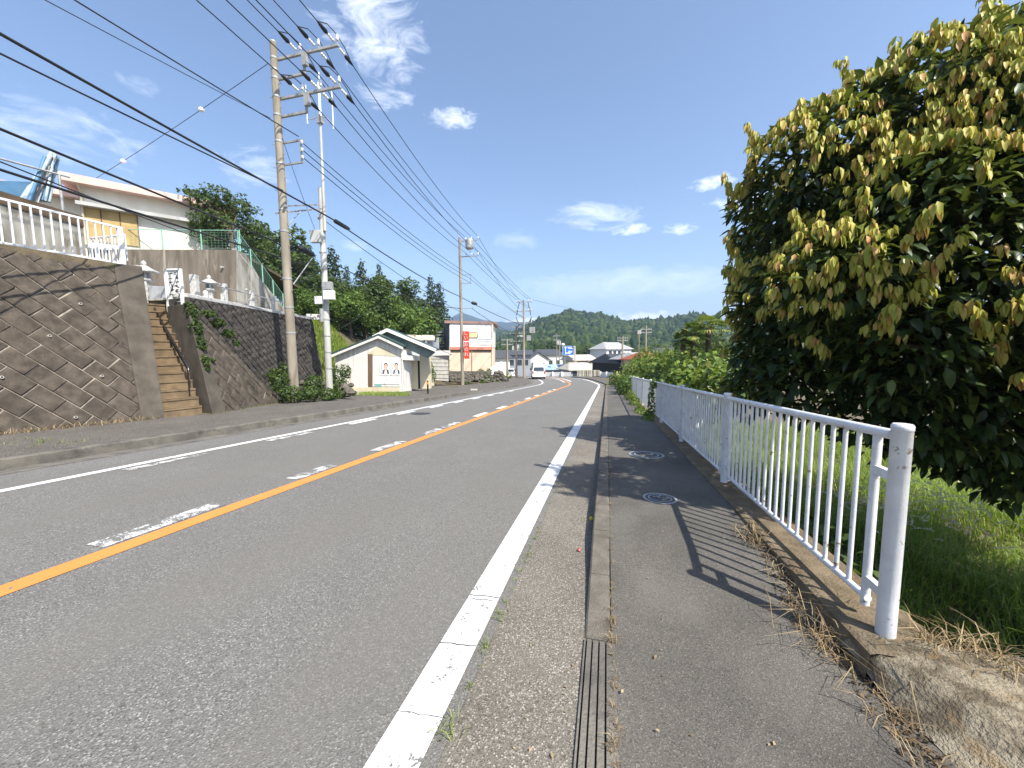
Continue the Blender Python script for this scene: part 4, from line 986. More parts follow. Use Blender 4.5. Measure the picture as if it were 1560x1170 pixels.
slab([(570, 585), (609, 585), (609, 573.5), (570, 573.5)], .01, 'sheet', 'white', lp, .028)
sm = MB(); rg = random.Random(2)
for k in range(26):
    x = rg.uniform(572, 609); y = rg.uniform(575, 583); 
    sm.prism([sp_(x, y, .033), sp_(x+.5, y, .033), sp_(x+.5, y+rg.uniform(1, 3), .033), sp_(x, y+1.2, .033)], sn*.002)
sm.build('printed_writing', 'greyink', lp)
slab([(571, 588.5), (581, 588.5), (581, 585.6), (571, 585.6)], .03, 'label_strip', 'tealink', lp, .05)
# items at the shed door
o = MB().lathe(gnd(648, 590, .12)+A([0, 1.2, 0]), [(.16, 0), (.2, .1), (.16, .3), (.19, .42), (.08, .62)], 10, smooth=True).build('clay_pot', 'cream'); tag(o, 'pale clay pot standing by the shed doorway', 'pot')
# bollards
def bollard(p, matn, label, h=.8):
    t = thing('bollard', p, label, 'bollard', 'bollards along the left footpath')
    MB().lathe(p, [(.045, 0), (.045, h*.72)], 12).build('stem', 'black', t)
    MB().lathe(A(p)+A([0, 0, h*.72]), [(.055, 0), (.055, h*.17)], 12).build('reflector', matn, t)
    MB().lathe(A(p)+A([0, 0, h*.89]), [(.05, 0), (.045, h*.07), (.01, h*.11)], 12).build('cap', 'black', t)
bollard(gnd(652, 600, .15), 'orange', 'black bollard with an orange band in front of the shed', .75)
bollard(A([*dp(774, 583, 43)[:2], dp(774, 583, 43)[2]]), 'yellow', 'black bollard with a yellow band near the far poles', .95)
o = MB().box(gnd(722, 594, .08), (.5, .25, .14), rz=.3).build('kerb_stone', 'cblock', bevel=.03); tag(o, 'loose pale kerb stone at the left road edge', 'kerb stone')
# brown roof house behind shed
bh = thing('house', dp(630, 540, 40), 'house with a brown hipped roof and antennas behind the shed', 'house')
Zb = 40
D = lambda x, y, zc=0: dp(x, y, Zb+zc)
MB().add([D(598, 512), D(640, 512), D(634, 511, 2), D(613, 498, 3), D(598, 512, 8), D(645, 512, 8)], [(0, 1, 3), (1, 5, 3), (0, 3, 4), (4, 3, 5)]).build('roof', 'roofbrown', bh)
MB().prism([D(618, 510, -1), D(663, 510.5, -1), D(662, 517.5, -2), D(622, 517, -2)], A([0, 0, -.08])).build('lower_roof', 'roofbeige', bh)
MB().prism([D(600, 512.5), D(658, 512.5), D(658, 545), D(600, 545)], f0*4).build('wall', 'greywall', bh)
MB().prism([D(634, 511.0, 1), D(652, 506, 1), D(658, 512, 1)], f0*3).build('side_gable', 'roofbrown', bh)
for px_ in (611, 619):
    t = thing('antenna', D(px_, 500, 2), 'thin television mast with a small dish above the brown roof, '+('left' if px_ < 615 else 'right')+' of two', 'antenna', 'antennas on the brown roof')
    MB().tube([D(px_, 500, 2), D(px_, 468 if px_ < 615 else 471, 2)], .025, 6).build('mast', 'steel', t)
    m_ = MB(); yy_ = 468 if px_ < 615 else 471
    for k in range(4): m_.beam(D(px_-3.5+k*1.6, yy_+.3, 2)-f0*.3, D(px_-3.5+k*1.6, yy_+.3, 2)+f0*.3, .02, .02)
    m_.beam(D(px_-4, yy_+.3, 2), D(px_+3, yy_+.3, 2), .03, .03); m_.build('aerial', 'steel', t)
    c = D(px_+.5, 489 if px_ < 615 else 498, 1.8); MB().tube([c, c-f0*.05], [.28, .3], 12).build('dish', 'white', t)
# block wall between shed and peach building
cb = thing('block_wall', dp(668, 560, 36), 'pale concrete block wall between the shed and the peach building', 'wall')
MB().prism([dp(655, 578, 34), dp(683, 581, 37), dp(683, 541, 37), dp(655, 541, 34)], f0*.2).build('wall_face', 'cblock', cb)
mb = MB()
for k in range(1, 7):
    y_ = 541+k*5.8; a_, b_ = dp(655, y_, 33.98), dp(683, y_+k*.1, 36.98); mb.beam(a_, b_, .03, .025)
mb.build('joints', 'pillar', cb)
MB().prism([dp(652, 541, 33.8), dp(688, 540, 36.8), dp(684, 534, 39.5), dp(655, 533.5, 36)], A([0, 0, -.08])).build('lean_to_roof', 'cblock', cb)
# peach two storey building
Zp = 46
pb2 = thing('building', dp(718, 564, Zp), 'two storey white and peach building with a red band behind the transformer pole', 'building')
D = lambda x, y, zc=0: dp(x, y, Zp+zc)
MB().prism([D(685, 529), D(751, 529), D(751, 491), D(685, 491)], f0*7).build('upper_wall', 'white', pb2)
MB().prism([D(685.5, 570), D(750.5, 570), D(750.5, 528.8), D(685.5, 528.8)], f0*7).build('lower_wall', 'peach', pb2)
MB().prism([D(686, 533), D(750, 533), D(750, 528.5), D(686, 528.5)], -f0*.17).build('red_band', 'redband', pb2)
MB().prism([D(686, 536.5, -.02), D(749.5, 536.5, -.02), D(749.5, 533, -.02), D(686, 533, -.02)], -f0*.03).build('band_shade_strip', 'pillar', pb2)  # dark strip standing in for the shade below the red band
mb = MB()
for px_ in (718.5,): mb.prism([D(px_, 564), D(px_+1, 564), D(px_+1, 533), D(px_, 533)], -f0*.08)
mb.build('downpipe', 'redband', pb2)
MB().prism([D(684.6, 564), D(686.4, 564), D(686.4, 528), D(684.6, 528)], -f0*.1).build('corner_trim', 'cream', pb2)
MB().prism([D(749, 564), D(751.4, 564), D(751.4, 491), D(749, 491)], -f0*.1).build('corner_trim', 'cream', pb2)
MB().prism([D(677, 492.2, -.14), D(756, 493.6, -.14), D(756, 490.4, -.14), D(677, 488, -.14)], f0*7.6).build('roof', 'brownedge', pb2)
wf = MB().prism([D(714, 514.5), D(728, 514.5), D(728, 506), D(714, 506)], -f0*.08).build('window', 'brownedge', pb2)
MB().prism([D(715, 514), D(727, 514), D(727, 507.2), D(715, 507.2)], -f0*.10).build('pane', 'yellowpane', wf)
MB().prism([D(684.8, 564), D(677, 560, 5), D(677, 492, 5), D(684.8, 492)], f0*.1).build('side_wall', 'greywall', pb2)
sg = thing('shop_sign', D(739, 520), 'white sign with three rows of small grey writing on the upper wall', 'sign')
MB().prism([D(728.5, 526), D(749, 526), D(749, 515.3), D(728.5, 515.3)], -f0*.06).build('board', 'white', sg)
mb = MB(); rg = random.Random(3)
for row, (yy_, hh) in enumerate(((516.3, 1.6), (519.8, 1.5), (523.6, .8))):
    x = 729
    while x < 748.3:
        w_ = rg.uniform(.4, 1.2); mb.prism([D(x, yy_, -.07), D(x+w_, yy_, -.07), D(x+w_, yy_+hh, -.07), D(x, yy_+hh, -.07)], -f0*.01); x += w_+rg.uniform(.15, .4)
mb.build('lettering', 'greyink', sg)
# outside metal stairs structure (dark slats)
ds = thing('lattice_screen', dp(672, 515, 47), 'dark slatted screen beside the peach building', 'screen')
MB().prism([dp(664, 531, 48), dp(677, 531, 48), dp(677, 503, 48), dp(667, 504, 48)], f0*.1).build('panel', 'rooftile', ds)
mb = MB()
for k in range(6): mb.beam(dp(665, 506+k*4.4, 47.9), dp(677, 506+k*4.4, 47.9), .06, .08)
mb.build('slats', 'greywall', ds)
# red banner on pole 2
bn = thing('banner', (X2+.4, 33.1, aty(712, 525, 33.1)[2]), 'tall red banner with white lettering on the transformer pole', 'banner')
Yb_ = 33.0
for (y0_, y1_, x0_, x1_) in ((504.5, 519.5, 706.0, 714.5), (521, 546.5, 707.0, 715.0)):
    MB().prism([aty(x0_, y1_, Yb_), aty(x1_, y1_, Yb_), aty(x1_-.2, y0_, Yb_), aty(x0_-.5, y0_, Yb_)], (0, .02, 0)).build('cloth', 'red', bn)
for k, (chx, yy_) in enumerate((('し', 508), ('い', 515), ('お', 525), ('の', 532.5), ('れ', 540))):
    vs, fs = text_mesh(chx, .42); c = aty(709.5+k*.25, yy_, Yb_-.02)
    MB().add([c+A([v[0], 0, v[1]]) for v in vs], fs).build('lettering', 'white', bn)
MB().tube([aty(706, 503, 33.1), aty(716, 503, 33.1)], .02, 6).build('rod', 'steel', bn)
# low stone walls and fence near pole 2
lw = thing('stone_wall', dp(720, 575, 40), 'low rough stone wall under the peach building', 'wall')
mb = MB(); rg = random.Random(12)
for k in range(60):
    x, y_ = rg.uniform(686, 745), rg.uniform(569, 582); c = dp(x, y_+(x-715)*.02, 41.5-(y_-565)*.06)
    s_ = rg.uniform(.18, .34); mb.lathe(c-A([0, 0, s_*.6]), [(s_*.4, 0), (s_, s_*.4), (s_*.9, s_*.9), (s_*.3, s_*1.2)], 6, rot=rg.uniform(0, 1))
mb.prism([dp(684, 582, 41.6), dp(748, 583, 41.6), dp(748, 566, 41.6), dp(684, 566, 41.6)], f0*1.0)
mb.build('stones', 'rock', lw)
rm = thing('stone_mound', dp(757, 572, 43), 'grey stone mound below the white panel fence', 'stone wall')
MB().add([dp(745, 584, 43), dp(772, 584, 43.5), dp(766, 566, 44.5), dp(757, 562, 45), dp(745, 574, 45.5), dp(775, 584, 48), dp(745, 584, 48)], [(0, 1, 2, 3), (0, 3, 4), (1, 5, 2), (4, 3, 2, 5, 6)]).build('mass', 'rock', rm)
mb = MB()
for k in range(70):
    x, y_ = rg.uniform(746, 771), rg.uniform(564, 583)
    if y_ < 564+abs(x-759)*.9: continue
    c = dp(x, y_, 43.2); s_ = rg.uniform(.15, .3); mb.lathe(c-A([0, 0, s_*.6]), [(s_*.4, 0), (s_, s_*.4), (s_*.8, s_), (s_*.3, s_*1.2)], 6, rot=rg.uniform(0, 1))
mb.build('stones', 'rock', rm)
wfn = thing('panel_fence', dp(755, 562, 44), 'white slanting panel fence right of the peach building', 'fence')
MB().prism([dp(747, 573, 43.4), dp(764, 561, 45.4), dp(764, 550.5, 45.4), dp(747, 560, 43.4)], f0*.06).build('panel', 'white', wfn)
for x, a_, b_, zc in ((747, 575, 559.5, 43.35), (755.5, 569, 555, 44.35), (763.8, 563, 550, 45.35)): MB().tube([dp(x, a_, zc), dp(x, b_, zc)], .04, 8).build('post', 'white', wfn)
# ------------------------------------------------------------------ valley houses
def house(name, label, cpx, Zc, ybase, w_, d_, h_, rh, rot, wallm, roofm, wins=(), hip=0.0, over=.5, cat='house', gable_front=False):
    """box house: front faces the camera (rot turns it), windows on the front as (u, v, w, h) fractions/metres"""
    b = dp(cpx, ybase, Zc); t = thing(name, b, label, cat)
    ang = PSI+R(rot); u = A([math.cos(ang), math.sin(ang), 0]); v = A([-math.sin(ang), math.cos(ang), 0]); zz = A([0, 0, 1.])
    P = lambda x, y, q: b+u*x+v*y+zz*q
    hw = w_/2
    if gable_front: MB().prism([P(-hw, 0, -3), P(hw, 0, -3), P(hw, 0, h_), P(0, 0, h_+rh), P(-hw, 0, h_)], v*d_).build('wall', wallm, t)
    else: MB().prism([P(-hw, 0, -3), P(hw, 0, -3), P(hw, 0, h_), P(-hw, 0, h_)], v*d_).build('wall', wallm, t)
    o_ = over; rm_ = MB(); tk = .12
    if gable_front:
        for s_ in (-1, 1):
            e_ = P(s_*(hw+o_), -o_, h_-rh*o_/hw); rdg = P(0, -o_, h_+rh+.02)
            rm_.prism([rdg, e_, e_+v*(d_+2*o_), rdg+v*(d_+2*o_)], zz*tk)
    else:
        r0__, r1__ = -hw-o_+hip, hw+o_-hip
        ya, yb = -o_, d_+o_; zl = h_-.05
        a_, b2, c_, d2 = P(-hw-o_, ya, zl), P(hw+o_, ya, zl), P(hw+o_, yb, zl), P(-hw-o_, yb, zl); e_, f_ = P(r0__, d_/2, h_+rh), P(r1__, d_/2, h_+rh)
        rm_.add([a_, b2, c_, d2, e_, f_, a_-zz*tk, b2-zz*tk, c_-zz*tk, d2-zz*tk], [(0, 1, 5, 4), (2, 3, 4, 5), (1, 2, 5), (3, 0, 4), (0, 6, 7, 1), (1, 7, 8, 2), (2, 8, 9, 3), (3, 9, 6, 0), (6, 9, 8, 7)])
    rm_.build('roof', roofm, t)
    rbm = MB()
    if not gable_front:
        for k in range(int(w_/.6)):
            x = -hw-o_+.3+k*.6; 
            if x < hw+o_: rbm.beam(P(x, -o_, h_-.02), P(max(min(x, hw+o_-hip), -hw-o_+hip), d_/2, h_+rh+.02), .05, .05)
        rbm.build('roof_seams', roofm, t)
    for (x, q, ww, hh) in wins:
        f = MB().prism([P(x, -.06, q), P(x+ww, -.06, q), P(x+ww, -.06, q+hh), P(x, -.06, q+hh)], v*.1).build('window', 'steel', t)
        MB().prism([P(x+.08, -.09, q+.08), P(x+ww-.08, -.09, q+.08), P(x+ww-.08, -.09, q+hh-.08), P(x+.08, -.09, q+hh-.08)], v*.05).build('pane', 'glass', f)
    return t, P
W2 = lambda w_: [(-w_*.38, .9, 1.6, 1.2), (w_*.1, .9, 1.6, 1.2)]
house('house', 'blue grey two storey house with white band behind the slim poles', 789, 84, 577, 5.6, 6, 5.4, 1.0, -4, 'greywall', 'rooftile', [(-2.2, 3.0, 1.4, 1.3), (-.4, 3.0, 1.4, 1.3), (1.2, 3.0, 1.2, 1.3), (-2.2, .6, 2.2, 1.6)])
house('house', 'white house with a dark tiled gable left of the blue sign, lower one', 820, 104, 566, 6.2, 7, 3.4, 1.9, 20, 'housewhite', 'rooftile', [(-2, 1.0, 1.1, 1.6), (.6, 1.0, 1.3, 1.4)], gable_front=True)
house('house', 'white house with a dark tiled roof behind the blue roofed shed', 838, 112, 563, 8.0, 7, 4.4, 1.6, 10, 'housewhite', 'rooftile', [(-3, 1.4, 1.2, 1.4), (-.4, 1.4, 1.2, 1.4), (1.8, 1.2, 1.3, 1.6)], hip=1.2)
house('house', 'small white gabled house top of the cluster left of the blue sign', 843, 122, 556, 5.2, 6, 3.3, 1.6, 35, 'white', 'rooftile', [(-1.4, 1.2, 1.1, 1.2)], gable_front=True)
house('shed', 'low shed with a pale blue metal roof behind the bend', 850, 86, 575, 7.6, 5, 1.9, 1.0, 12, 'greywall', 'roofblue', [(-2.8, .5, 2.3, 1.0), (.3, .5, 2.4, 1.0)], cat='shed', hip=.6)
house('house', 'lower beige roofed house wing behind the blue sign posts', 889, 76, 576, 5.8, 6, 1.75, 1.3, 14, 'greywall', 'roofbeige', [(-2.4, .3, 1.5, 1.2), (-.3, .3, 1.5, 1.2)], hip=1.4)
house('house', 'upper storey house with a beige metal roof right of the blue sign', 891, 82, 560, 5.2, 6, 1.7, 1.1, 16, 'cream', 'roofbeige', [(-1.9, .35, 2.6, 1.1)], hip=.3)
house('house', 'two storey grey and white house with a pale roof, highest on the slope', 943, 112, 553, 9.2, 8, 4.2, 2.0, 24, 'white', 'roofgrey', [(-3.8, 1.9, 1.1, 1.8), (-2.2, 1.9, 1.1, 1.8), (-.5, 1.9, 1.1, 1.8), (1.4, 2.2, .8, .9), (3.0, 2.2, .8, .9)], hip=2.2)
house('house', 'dark walled house with a charcoal roof beside the hedge', 958, 66, 580, 4.6, 7, 3.2, 1.5, 28, 'darkwall', 'rooftile', [], hip=.4)
house('house', 'grey roofed house behind the hedge, left of the red roof', 988, 62, 572, 4.2, 6, 2.7, 1.1, 30, 'darkwall', 'roofgrey', [], hip=1.0)
house('house', 'house with a red tiled roof showing above the hedge', 1008, 58, 570, 4.0, 6, 2.3, 1.1, 30, 'cream', 'roofred', [], hip=.8)
house('house', 'distant dark roof right of the red roof above the hedge', 1022, 90, 545, 7, 6, .9, 1.5, 10, 'greywall', 'rooftile', [], hip=1.5)
house('house', 'grey roofed house low behind the white panel fence', 760, 70, 572, 4.2, 5, 3.3, 1.4, 15, 'housewhite', 'rooftile', [(-1.5, .9, 1.2, 1.1)], hip=1.0)
# white boundary walls at the outside of the bend
def wall_px(pts, label, matn, h_px, th=.15):
    t = thing('boundary_wall', dp(*pts[0]), label, 'wall')
    for (a_, b_) in zip(pts[:-1], pts[1:]):
        p, q = dp(*a_), dp(*b_); MB().prism([p-A([0, 0, .6]), q-A([0, 0, .6]), dp(b_[0], b_[1]-h_px, b_[2]), dp(a_[0], a_[1]-h_px, a_[2])], f0*th).build('panel', matn, t)
        MB().box(dp(a_[0], a_[1]-h_px/2, a_[2]-.1), (.25, .25, h_px/F*a_[2]+.2), rz=PSI).build('post', matn, t)
wall_px([(828, 573.5, 73), (842, 573.5, 72), (856, 573.5, 71), (870, 573.5, 70)], 'long white wall outside the bend, left of the sign posts', 'white', 6.5)
wall_px([(915, 574.5, 60), (924, 574.8, 58), (934, 575, 56)], 'short white wall at the end of the right footpath', 'white', 7.5)
fp = thing('slat_fence', dp(890, 573, 68), 'pale slatted fence under the beige roofs', 'fence')
for k in range(12): MB().box(dp(880.5+k*2.9, 568.5, 68-.5*k/3), (.18 if k % 3 else .3, .06, 1.1), rz=PSI).build('slat', 'cream' if k % 2 else 'cblock', fp)
MB().beam(dp(879, 564.6, 68.1), dp(914, 565, 66.1), .05, .06).build('rail', 'cblock', fp)
# blue road sign
bs = thing('road_sign', dp(867, 574, 80), 'blue direction sign with white arrows and lettering on two posts', 'road sign')
D = lambda x, y, zc=0: dp(x, y, 80+zc)
MB().prism([D(857, 541.3), D(872.6, 541.3), D(872.6, 527), D(857, 527)], f0*.08).build('panel', 'blue', bs)
mb = MB()
for q in ([(857.2, 541.1), (872.4, 541.1), (872.4, 540.8), (857.2, 540.8)], [(857.2, 527.5), (872.4, 527.5), (872.4, 527.2), (857.2, 527.2)], [(857.2, 541), (857.6, 541), (857.6, 527.3), (857.2, 527.3)]):
    mb.prism([D(*p, -.01) for p in q], -f0*.02)
for q in ([(861.0, 540.2), (861.9, 540.2), (861.9, 530), (861.0, 530)], [(861.9, 538.4), (868, 538.6), (868, 537.6), (861.9, 537)], [(859.8, 530.2), (863.2, 530.2), (861.4, 527.9)], [(867.4, 539.7), (867.4, 536.6), (869.4, 538.1)]):
    mb.prism([D(*p, -.01) for p in q], -f0*.02)
rg = random.Random(6)
for (x0_, x1_, yy_) in ((865.5, 871, 528.6), (865.5, 871.5, 530.3), (865.5, 871.5, 534.4), (865.8, 871, 536), (861.8, 864, 528.8)):
    x = x0_
    while x < x1_: 
        w_ = rg.uniform(.4, .9); mb.prism([D(x, yy_, -.01), D(x+w_, yy_, -.01), D(x+w_, yy_+1.2, -.01), D(x, yy_+1.2, -.01)], -f0*.02); x += w_+.3
mb.build('lettering', 'white', bs)
for px_, r_ in ((860.5, .06), (876, .11)): MB().tube([D(px_, 575, .15), D(px_, 527, .15)], r_, 10).build('post', 'steel', bs)
MB().prism([D(874.2, 542, .0), D(876.9, 542, 1.2), D(876.9, 527, 1.2), D(874.2, 527, .0)], f0*.06).build('side_plate', 'white', bs)
o = MB().lathe(D(857.7, 526.9, 3), [(.1, 0), (.4, .2), (.38, .45), (.1, .6)], 12).build('convex_mirror', 'white'); tag(o, 'round white lamp head just above the blue sign', 'street lamp')
# ------------------------------------------------------------------ van
vb = dp(821, 584.5, 52); vb = A([vb[0], vb[1], float(G(vb[1]))+.0])
vn = thing('van', vb, 'white high roof van driving away round the bend', 'van')
vh = PSI*0+R(14); vu = A([math.cos(vh), math.sin(vh), 0]); vf = A([-math.sin(vh), math.cos(vh), 0])
VP = lambda x, y, q: vb+vu*x+vf*y+A([0, 0, q])
def vsec(y, sc=1.0): return [VP(-.88, y, .32), VP(.88, y, .32), VP(.9, y, .8), VP(.87, y, 1.15), VP(.76, y, 1.75), VP(.72, y, 2.1), VP(.62, y, 2.2), VP(-.62, y, 2.2), VP(-.72, y, 2.1), VP(-.76, y, 1.75), VP(-.87, y, 1.15), VP(-.9, y, .8)]
mb = MB(); secs = [vsec(0), vsec(.12), vsec(3.2), vsec(4.2)]
secs[0] = [p+vf*.0+A([0, 0, .0]) for p in secs[0]]
for k in (4, 5, 6, 7, 8, 9): secs[0][k] = secs[0][k]+vf*.16
for k in range(3, 11): secs[3][k] = secs[3][k]-vf*(.9 if k in (5, 6, 7, 8) else .5)
vs = [p for s_ in secs for p in s_]; n_ = 12
mb.add(vs, [(i_*n_+k, i_*n_+(k+1) % n_, (i_+1)*n_+(k+1) % n_, (i_+1)*n_+k) for i_ in range(3) for k in range(n_)]+[tuple(range(n_)), tuple(range(3*n_, 4*n_))])
body = mb.build('body', 'van', vn, bevel=.04)
MB().prism([VP(-.72, .0, 1.2), VP(.72, .0, 1.2), VP(.66, .10, 1.66), VP(-.66, .10, 1.66)], -vf*.03).build('rear_window', 'glass', vn)
for s_ in (-1, 1):
    MB().prism([VP(s_*.86, -.02, .78), VP(s_*.72, -.02, .78), VP(s_*.72, -.02, 1.12), VP(s_*.84, -.02, 1.12)], -vf*.03).build('tail_lamp', 'lamp_red', vn)
    for y_ in (.75, 3.4):
        w_ = MB().tube([VP(s_*.7, y_, .3), VP(s_*.88, y_, .3)], .31, 18).build('wheel', 'black', vn); MB().tube([VP(s_*.885, y_, .3), VP(s_*.89, y_, .3)], .18, 14).build('hub', 'steel', w_)
    MB().prism([VP(s_*.86, .5, 1.2), VP(s_*.86, 3.2, 1.2), VP(s_*.785, 3.0, 1.7), VP(s_*.785, .6, 1.7)], vu*s_*.02).build('side_window', 'glass', vn)
    MB().box(VP(s_*1.0, 3.1, 1.25), (.16, .08, .28), rz=vh).build('mirror', 'black', vn)
MB().box(VP(0, -.06, .48), (1.76, .14, .24), rz=vh).build('bumper', 'van', vn, bevel=.03)
MB().box(VP(0, -.03, .95), (.5, .03, .22), rz=vh).build('number_plate', 'plate', vn)
MB().box(VP(0, 1.6, .3), (1.6, 3.0, .16), rz=vh).build('underbody', 'black', vn)
# parked car by the poles
kb = dp(778, 575, 66)
kc = thing('parked_car', kb, 'small white car parked behind the slim poles', 'car')
KP = lambda x, y, q: kb+r0*x+f0*y+A([0, 0, q])
mb = MB()
for y0_, y1_, sec in ((0, 3.3, [(-.74, .25), (.74, .25), (.76, .8), (.7, .95), (-.7, .95), (-.76, .8)]), (.1, 2.4, [(-.7, .94), (.7, .94), (.58, 1.5), (-.58, 1.5)])):
    mb.prism([KP(x, y0_, q) for x, q in sec], f0*(y1_-y0_))
mb.build('body', 'van', kc, bevel=.05)
MB().prism([KP(-.6, .08, 1.0), KP(.6, .08, 1.0), KP(.52, .08, 1.4), KP(-.52, .08, 1.4)], -f0*.02).build('rear_window', 'glass', kc)
for s_ in (-1, 1):
    MB().tube([KP(s_*.6, .6, .25), KP(s_*.76, .6, .25)], .26, 14).build('wheel', 'black', kc); MB().box(KP(s_*.66, -.02, .75), (.14, .04, .25), rz=PSI).build('tail_lamp', 'lamp_red', kc)
# ------------------------------------------------------------------ vegetation helpers
def unit(v): return v/np.maximum(np.linalg.norm(v, axis=-1, keepdims=True), 1e-9)
def cards(Cn, N, S, rng, asp=.5, T=None):
    n = len(Cn); N = unit(N)
    if T is None: T = rng.normal(size=(n, 3))
    T = unit(T-N*(T*N).sum(1, keepdims=True)); Bn = np.cross(N, T); S = S[:, None]
    V = np.stack([Cn-T*S*.5, Cn+Bn*S*asp*.5+N*S*.08-T*S*.06, Cn+T*S*.5-N*S*.08, Cn-Bn*S*asp*.5+N*S*.08-T*S*.06], 1).reshape(-1, 3)
    return V, np.arange(n*4).reshape(n, 4)
def crown(blobs, n, size, seed, asp=.55, shell=.2, droop=.0, upb=.35, lump=.16):
    rng = np.random.default_rng(seed)
    B_ = np.array([[*c, *(r if isinstance(r, (tuple, list)) else (r, r, r))] for c, r in blobs], float)
    wgt = (B_[:, 3]*B_[:, 4]+B_[:, 4]*B_[:, 5]+B_[:, 3]*B_[:, 5]); idx = rng.choice(len(B_), n, p=wgt/wgt.sum())
    d = unit(rng.normal(size=(n, 3))); b = B_[idx]
    ph = rng.uniform(0, 6, (len(B_), 6))[idx]
    lum = 1+lump*(np.sin(d[:, 0]*4.1+ph[:, 0])*np.sin(d[:, 1]*4.7+ph[:, 1])+np.sin(d[:, 2]*5.3+ph[:, 2])*np.sin(d[:, 0]*3.1+ph[:, 3])+.6*np.sin(d[:, 1]*9+ph[:, 4])*np.sin(d[:, 2]*8+ph[:, 5]))
    rad = (1-np.abs(rng.normal(size=n))*shell)*lum; rad = np.clip(rad, .15, 1.4)
    P = b[:, :3]+d*b[:, 3:]*rad[:, None]
    N = d*.8+rng.normal(size=(n, 3))*.55+np.array([0, 0, upb])
    T = None
    if droop: T = np.array([0, 0, -1.0])*droop+rng.normal(size=(n, 3))*.6+d*.5
    S = size*rng.uniform(.6, 1.35, n)
    return cards(P, N, S, rng, asp, T)
def limbs(mb, base, targets, r, seed=0):
    rg = random.Random(seed); base = A(base, float)
    top = A([np.mean([t[0] for t in targets]), np.mean([t[1] for t in targets]), np.mean([t[2] for t in targets])])
    fork = base+(top-base)*.55; fork[:2] = base[:2]*.7+fork[:2]*.3
    mb.tube([base, base*.5+fork*.5+A([rg.uniform(-.1, .1)*r*5, rg.uniform(-.1, .1)*r*5, 0]), fork], [r*1.25, r, r*.8], 9)
    for t in targets:
        t = A(t, float); m_ = fork*.5+t*.5+A([0, 0, r*1.5]); mb.tube([fork, m_, t], [r*.5, r*.33, r*.1], 6)
    return mb
def tree(name, base, blobs, n, size, leafm, label, cat, group=None, seed=1, r=.14, **kw):
    t = thing(name, base, label, cat, group)
    limbs(MB(), base, [b[0] for b in blobs][:9], r, seed).build('trunk', 'bark', t)
    V, Fq = crown(blobs, n, size, seed, **kw); npmesh('crown', V, Fq, leafm, t)
    return t
# ------------------------------------------------------------------ big tree on the right
LOBES = [(1196, 325, 6.2, .85), (1190, 455, 6.0, .76), (1176, 545, 6.4, .68), (1250, 260, 5.6, .95), (1285, 430, 4.7, .8), (1235, 570, 5.6, .75), (1340, 222, 5.4, 1.0), (1410, 340, 4.6, .95),
         (1425, 158, 5.0, .85), (1500, 430, 4.4, .95), (1535, 210, 4.7, 1.05), (1550, 100, 5.2, .72), (1490, 150, 5.1, .6), (1480, 665, 5.2, .7), (1560, 705, 5.0, .65), (1400, 640, 4.9, .55), (1370, 525, 4.5, .75), (1480, 590, 4.7, .9), (1560, 330, 4.5, 1.05), (1330, 620, 5.2, .65),
         (1650, 200, 4.8, 1.2), (1650, 420, 4.8, 1.2), (1600, 620, 4.9, .9), (1420, 420, 6.3, 1.5), (1560, 380, 6.3, 1.7), (1270, 430, 6.6, 1.15), (1430, 640, 5.6, .8), (1560, 660, 5.6, .9), (1700, 560, 5.4, 1.2), (1330, 540, 6.3, 1.0), (1230, 500, 6.5, 1.0), (1150, 595, 7.0, .55), (1210, 400, 7.4, 1.1), (1270, 320, 6.8, 1.0), (1350, 300, 6.6, 1.1)]
lob = [(dp(px_, py_, Z_), r_) for px_, py_, Z_, r_ in LOBES]
lob += [((3.6, 2.75, 4.6), .85), ((3.95, 3.3, 3.6), .85), ((4.3, 3.0, 3.6), 1.1), ((4.9, 3.4, 2.4), 1.0), ((5.5, 2.2, 2.6), 1.2), ((6.4, 2.9, 2.8), 1.3), ((4.9, 2.5, 1.8), .9), ((5.7, 1.1, 2.8), 1.25), ((5.0, .5, 2.2), .8), ((6.6, 1.6, 2.4), 1.2), ((6.7, 3.8, 1.7), 1.0), ((7.4, 4.1, 2.1), 1.15), ((8.0, 4.6, 1.8), 1.05)]  # unseen lobes right of the view, added to shade the footpath and grass
bt = thing('broadleaf_tree', (6.3, 6.2, -1.7), 'big evergreen tree with drooping yellow green young leaves over the right railing', 'tree')
limbs(MB(), (6.3, 6.2, -1.9), [l[0] for l in lob[::2]], .17, 3).build('trunk', 'bark', bt)
rng = np.random.default_rng(77)
LC = np.array([l[0] for l in lob]); LR = np.array([l[1] for l in lob])
def outer(n, k0=1.0):
    w_ = LR**2; idx = rng.choice(len(LR), n, p=w_/w_.sum()); d = unit(rng.normal(size=(n, 3)))
    P = LC[idx]+d*(LR[idx]*k0)[:, None]
    return P, d, idx
def inside_frac(P, own, k):
    D_ = np.linalg.norm(P[:, None, :]-LC[None], axis=2)/LR[None]; D_[np.arange(len(P)), own] = 9
    return D_.min(1) < k
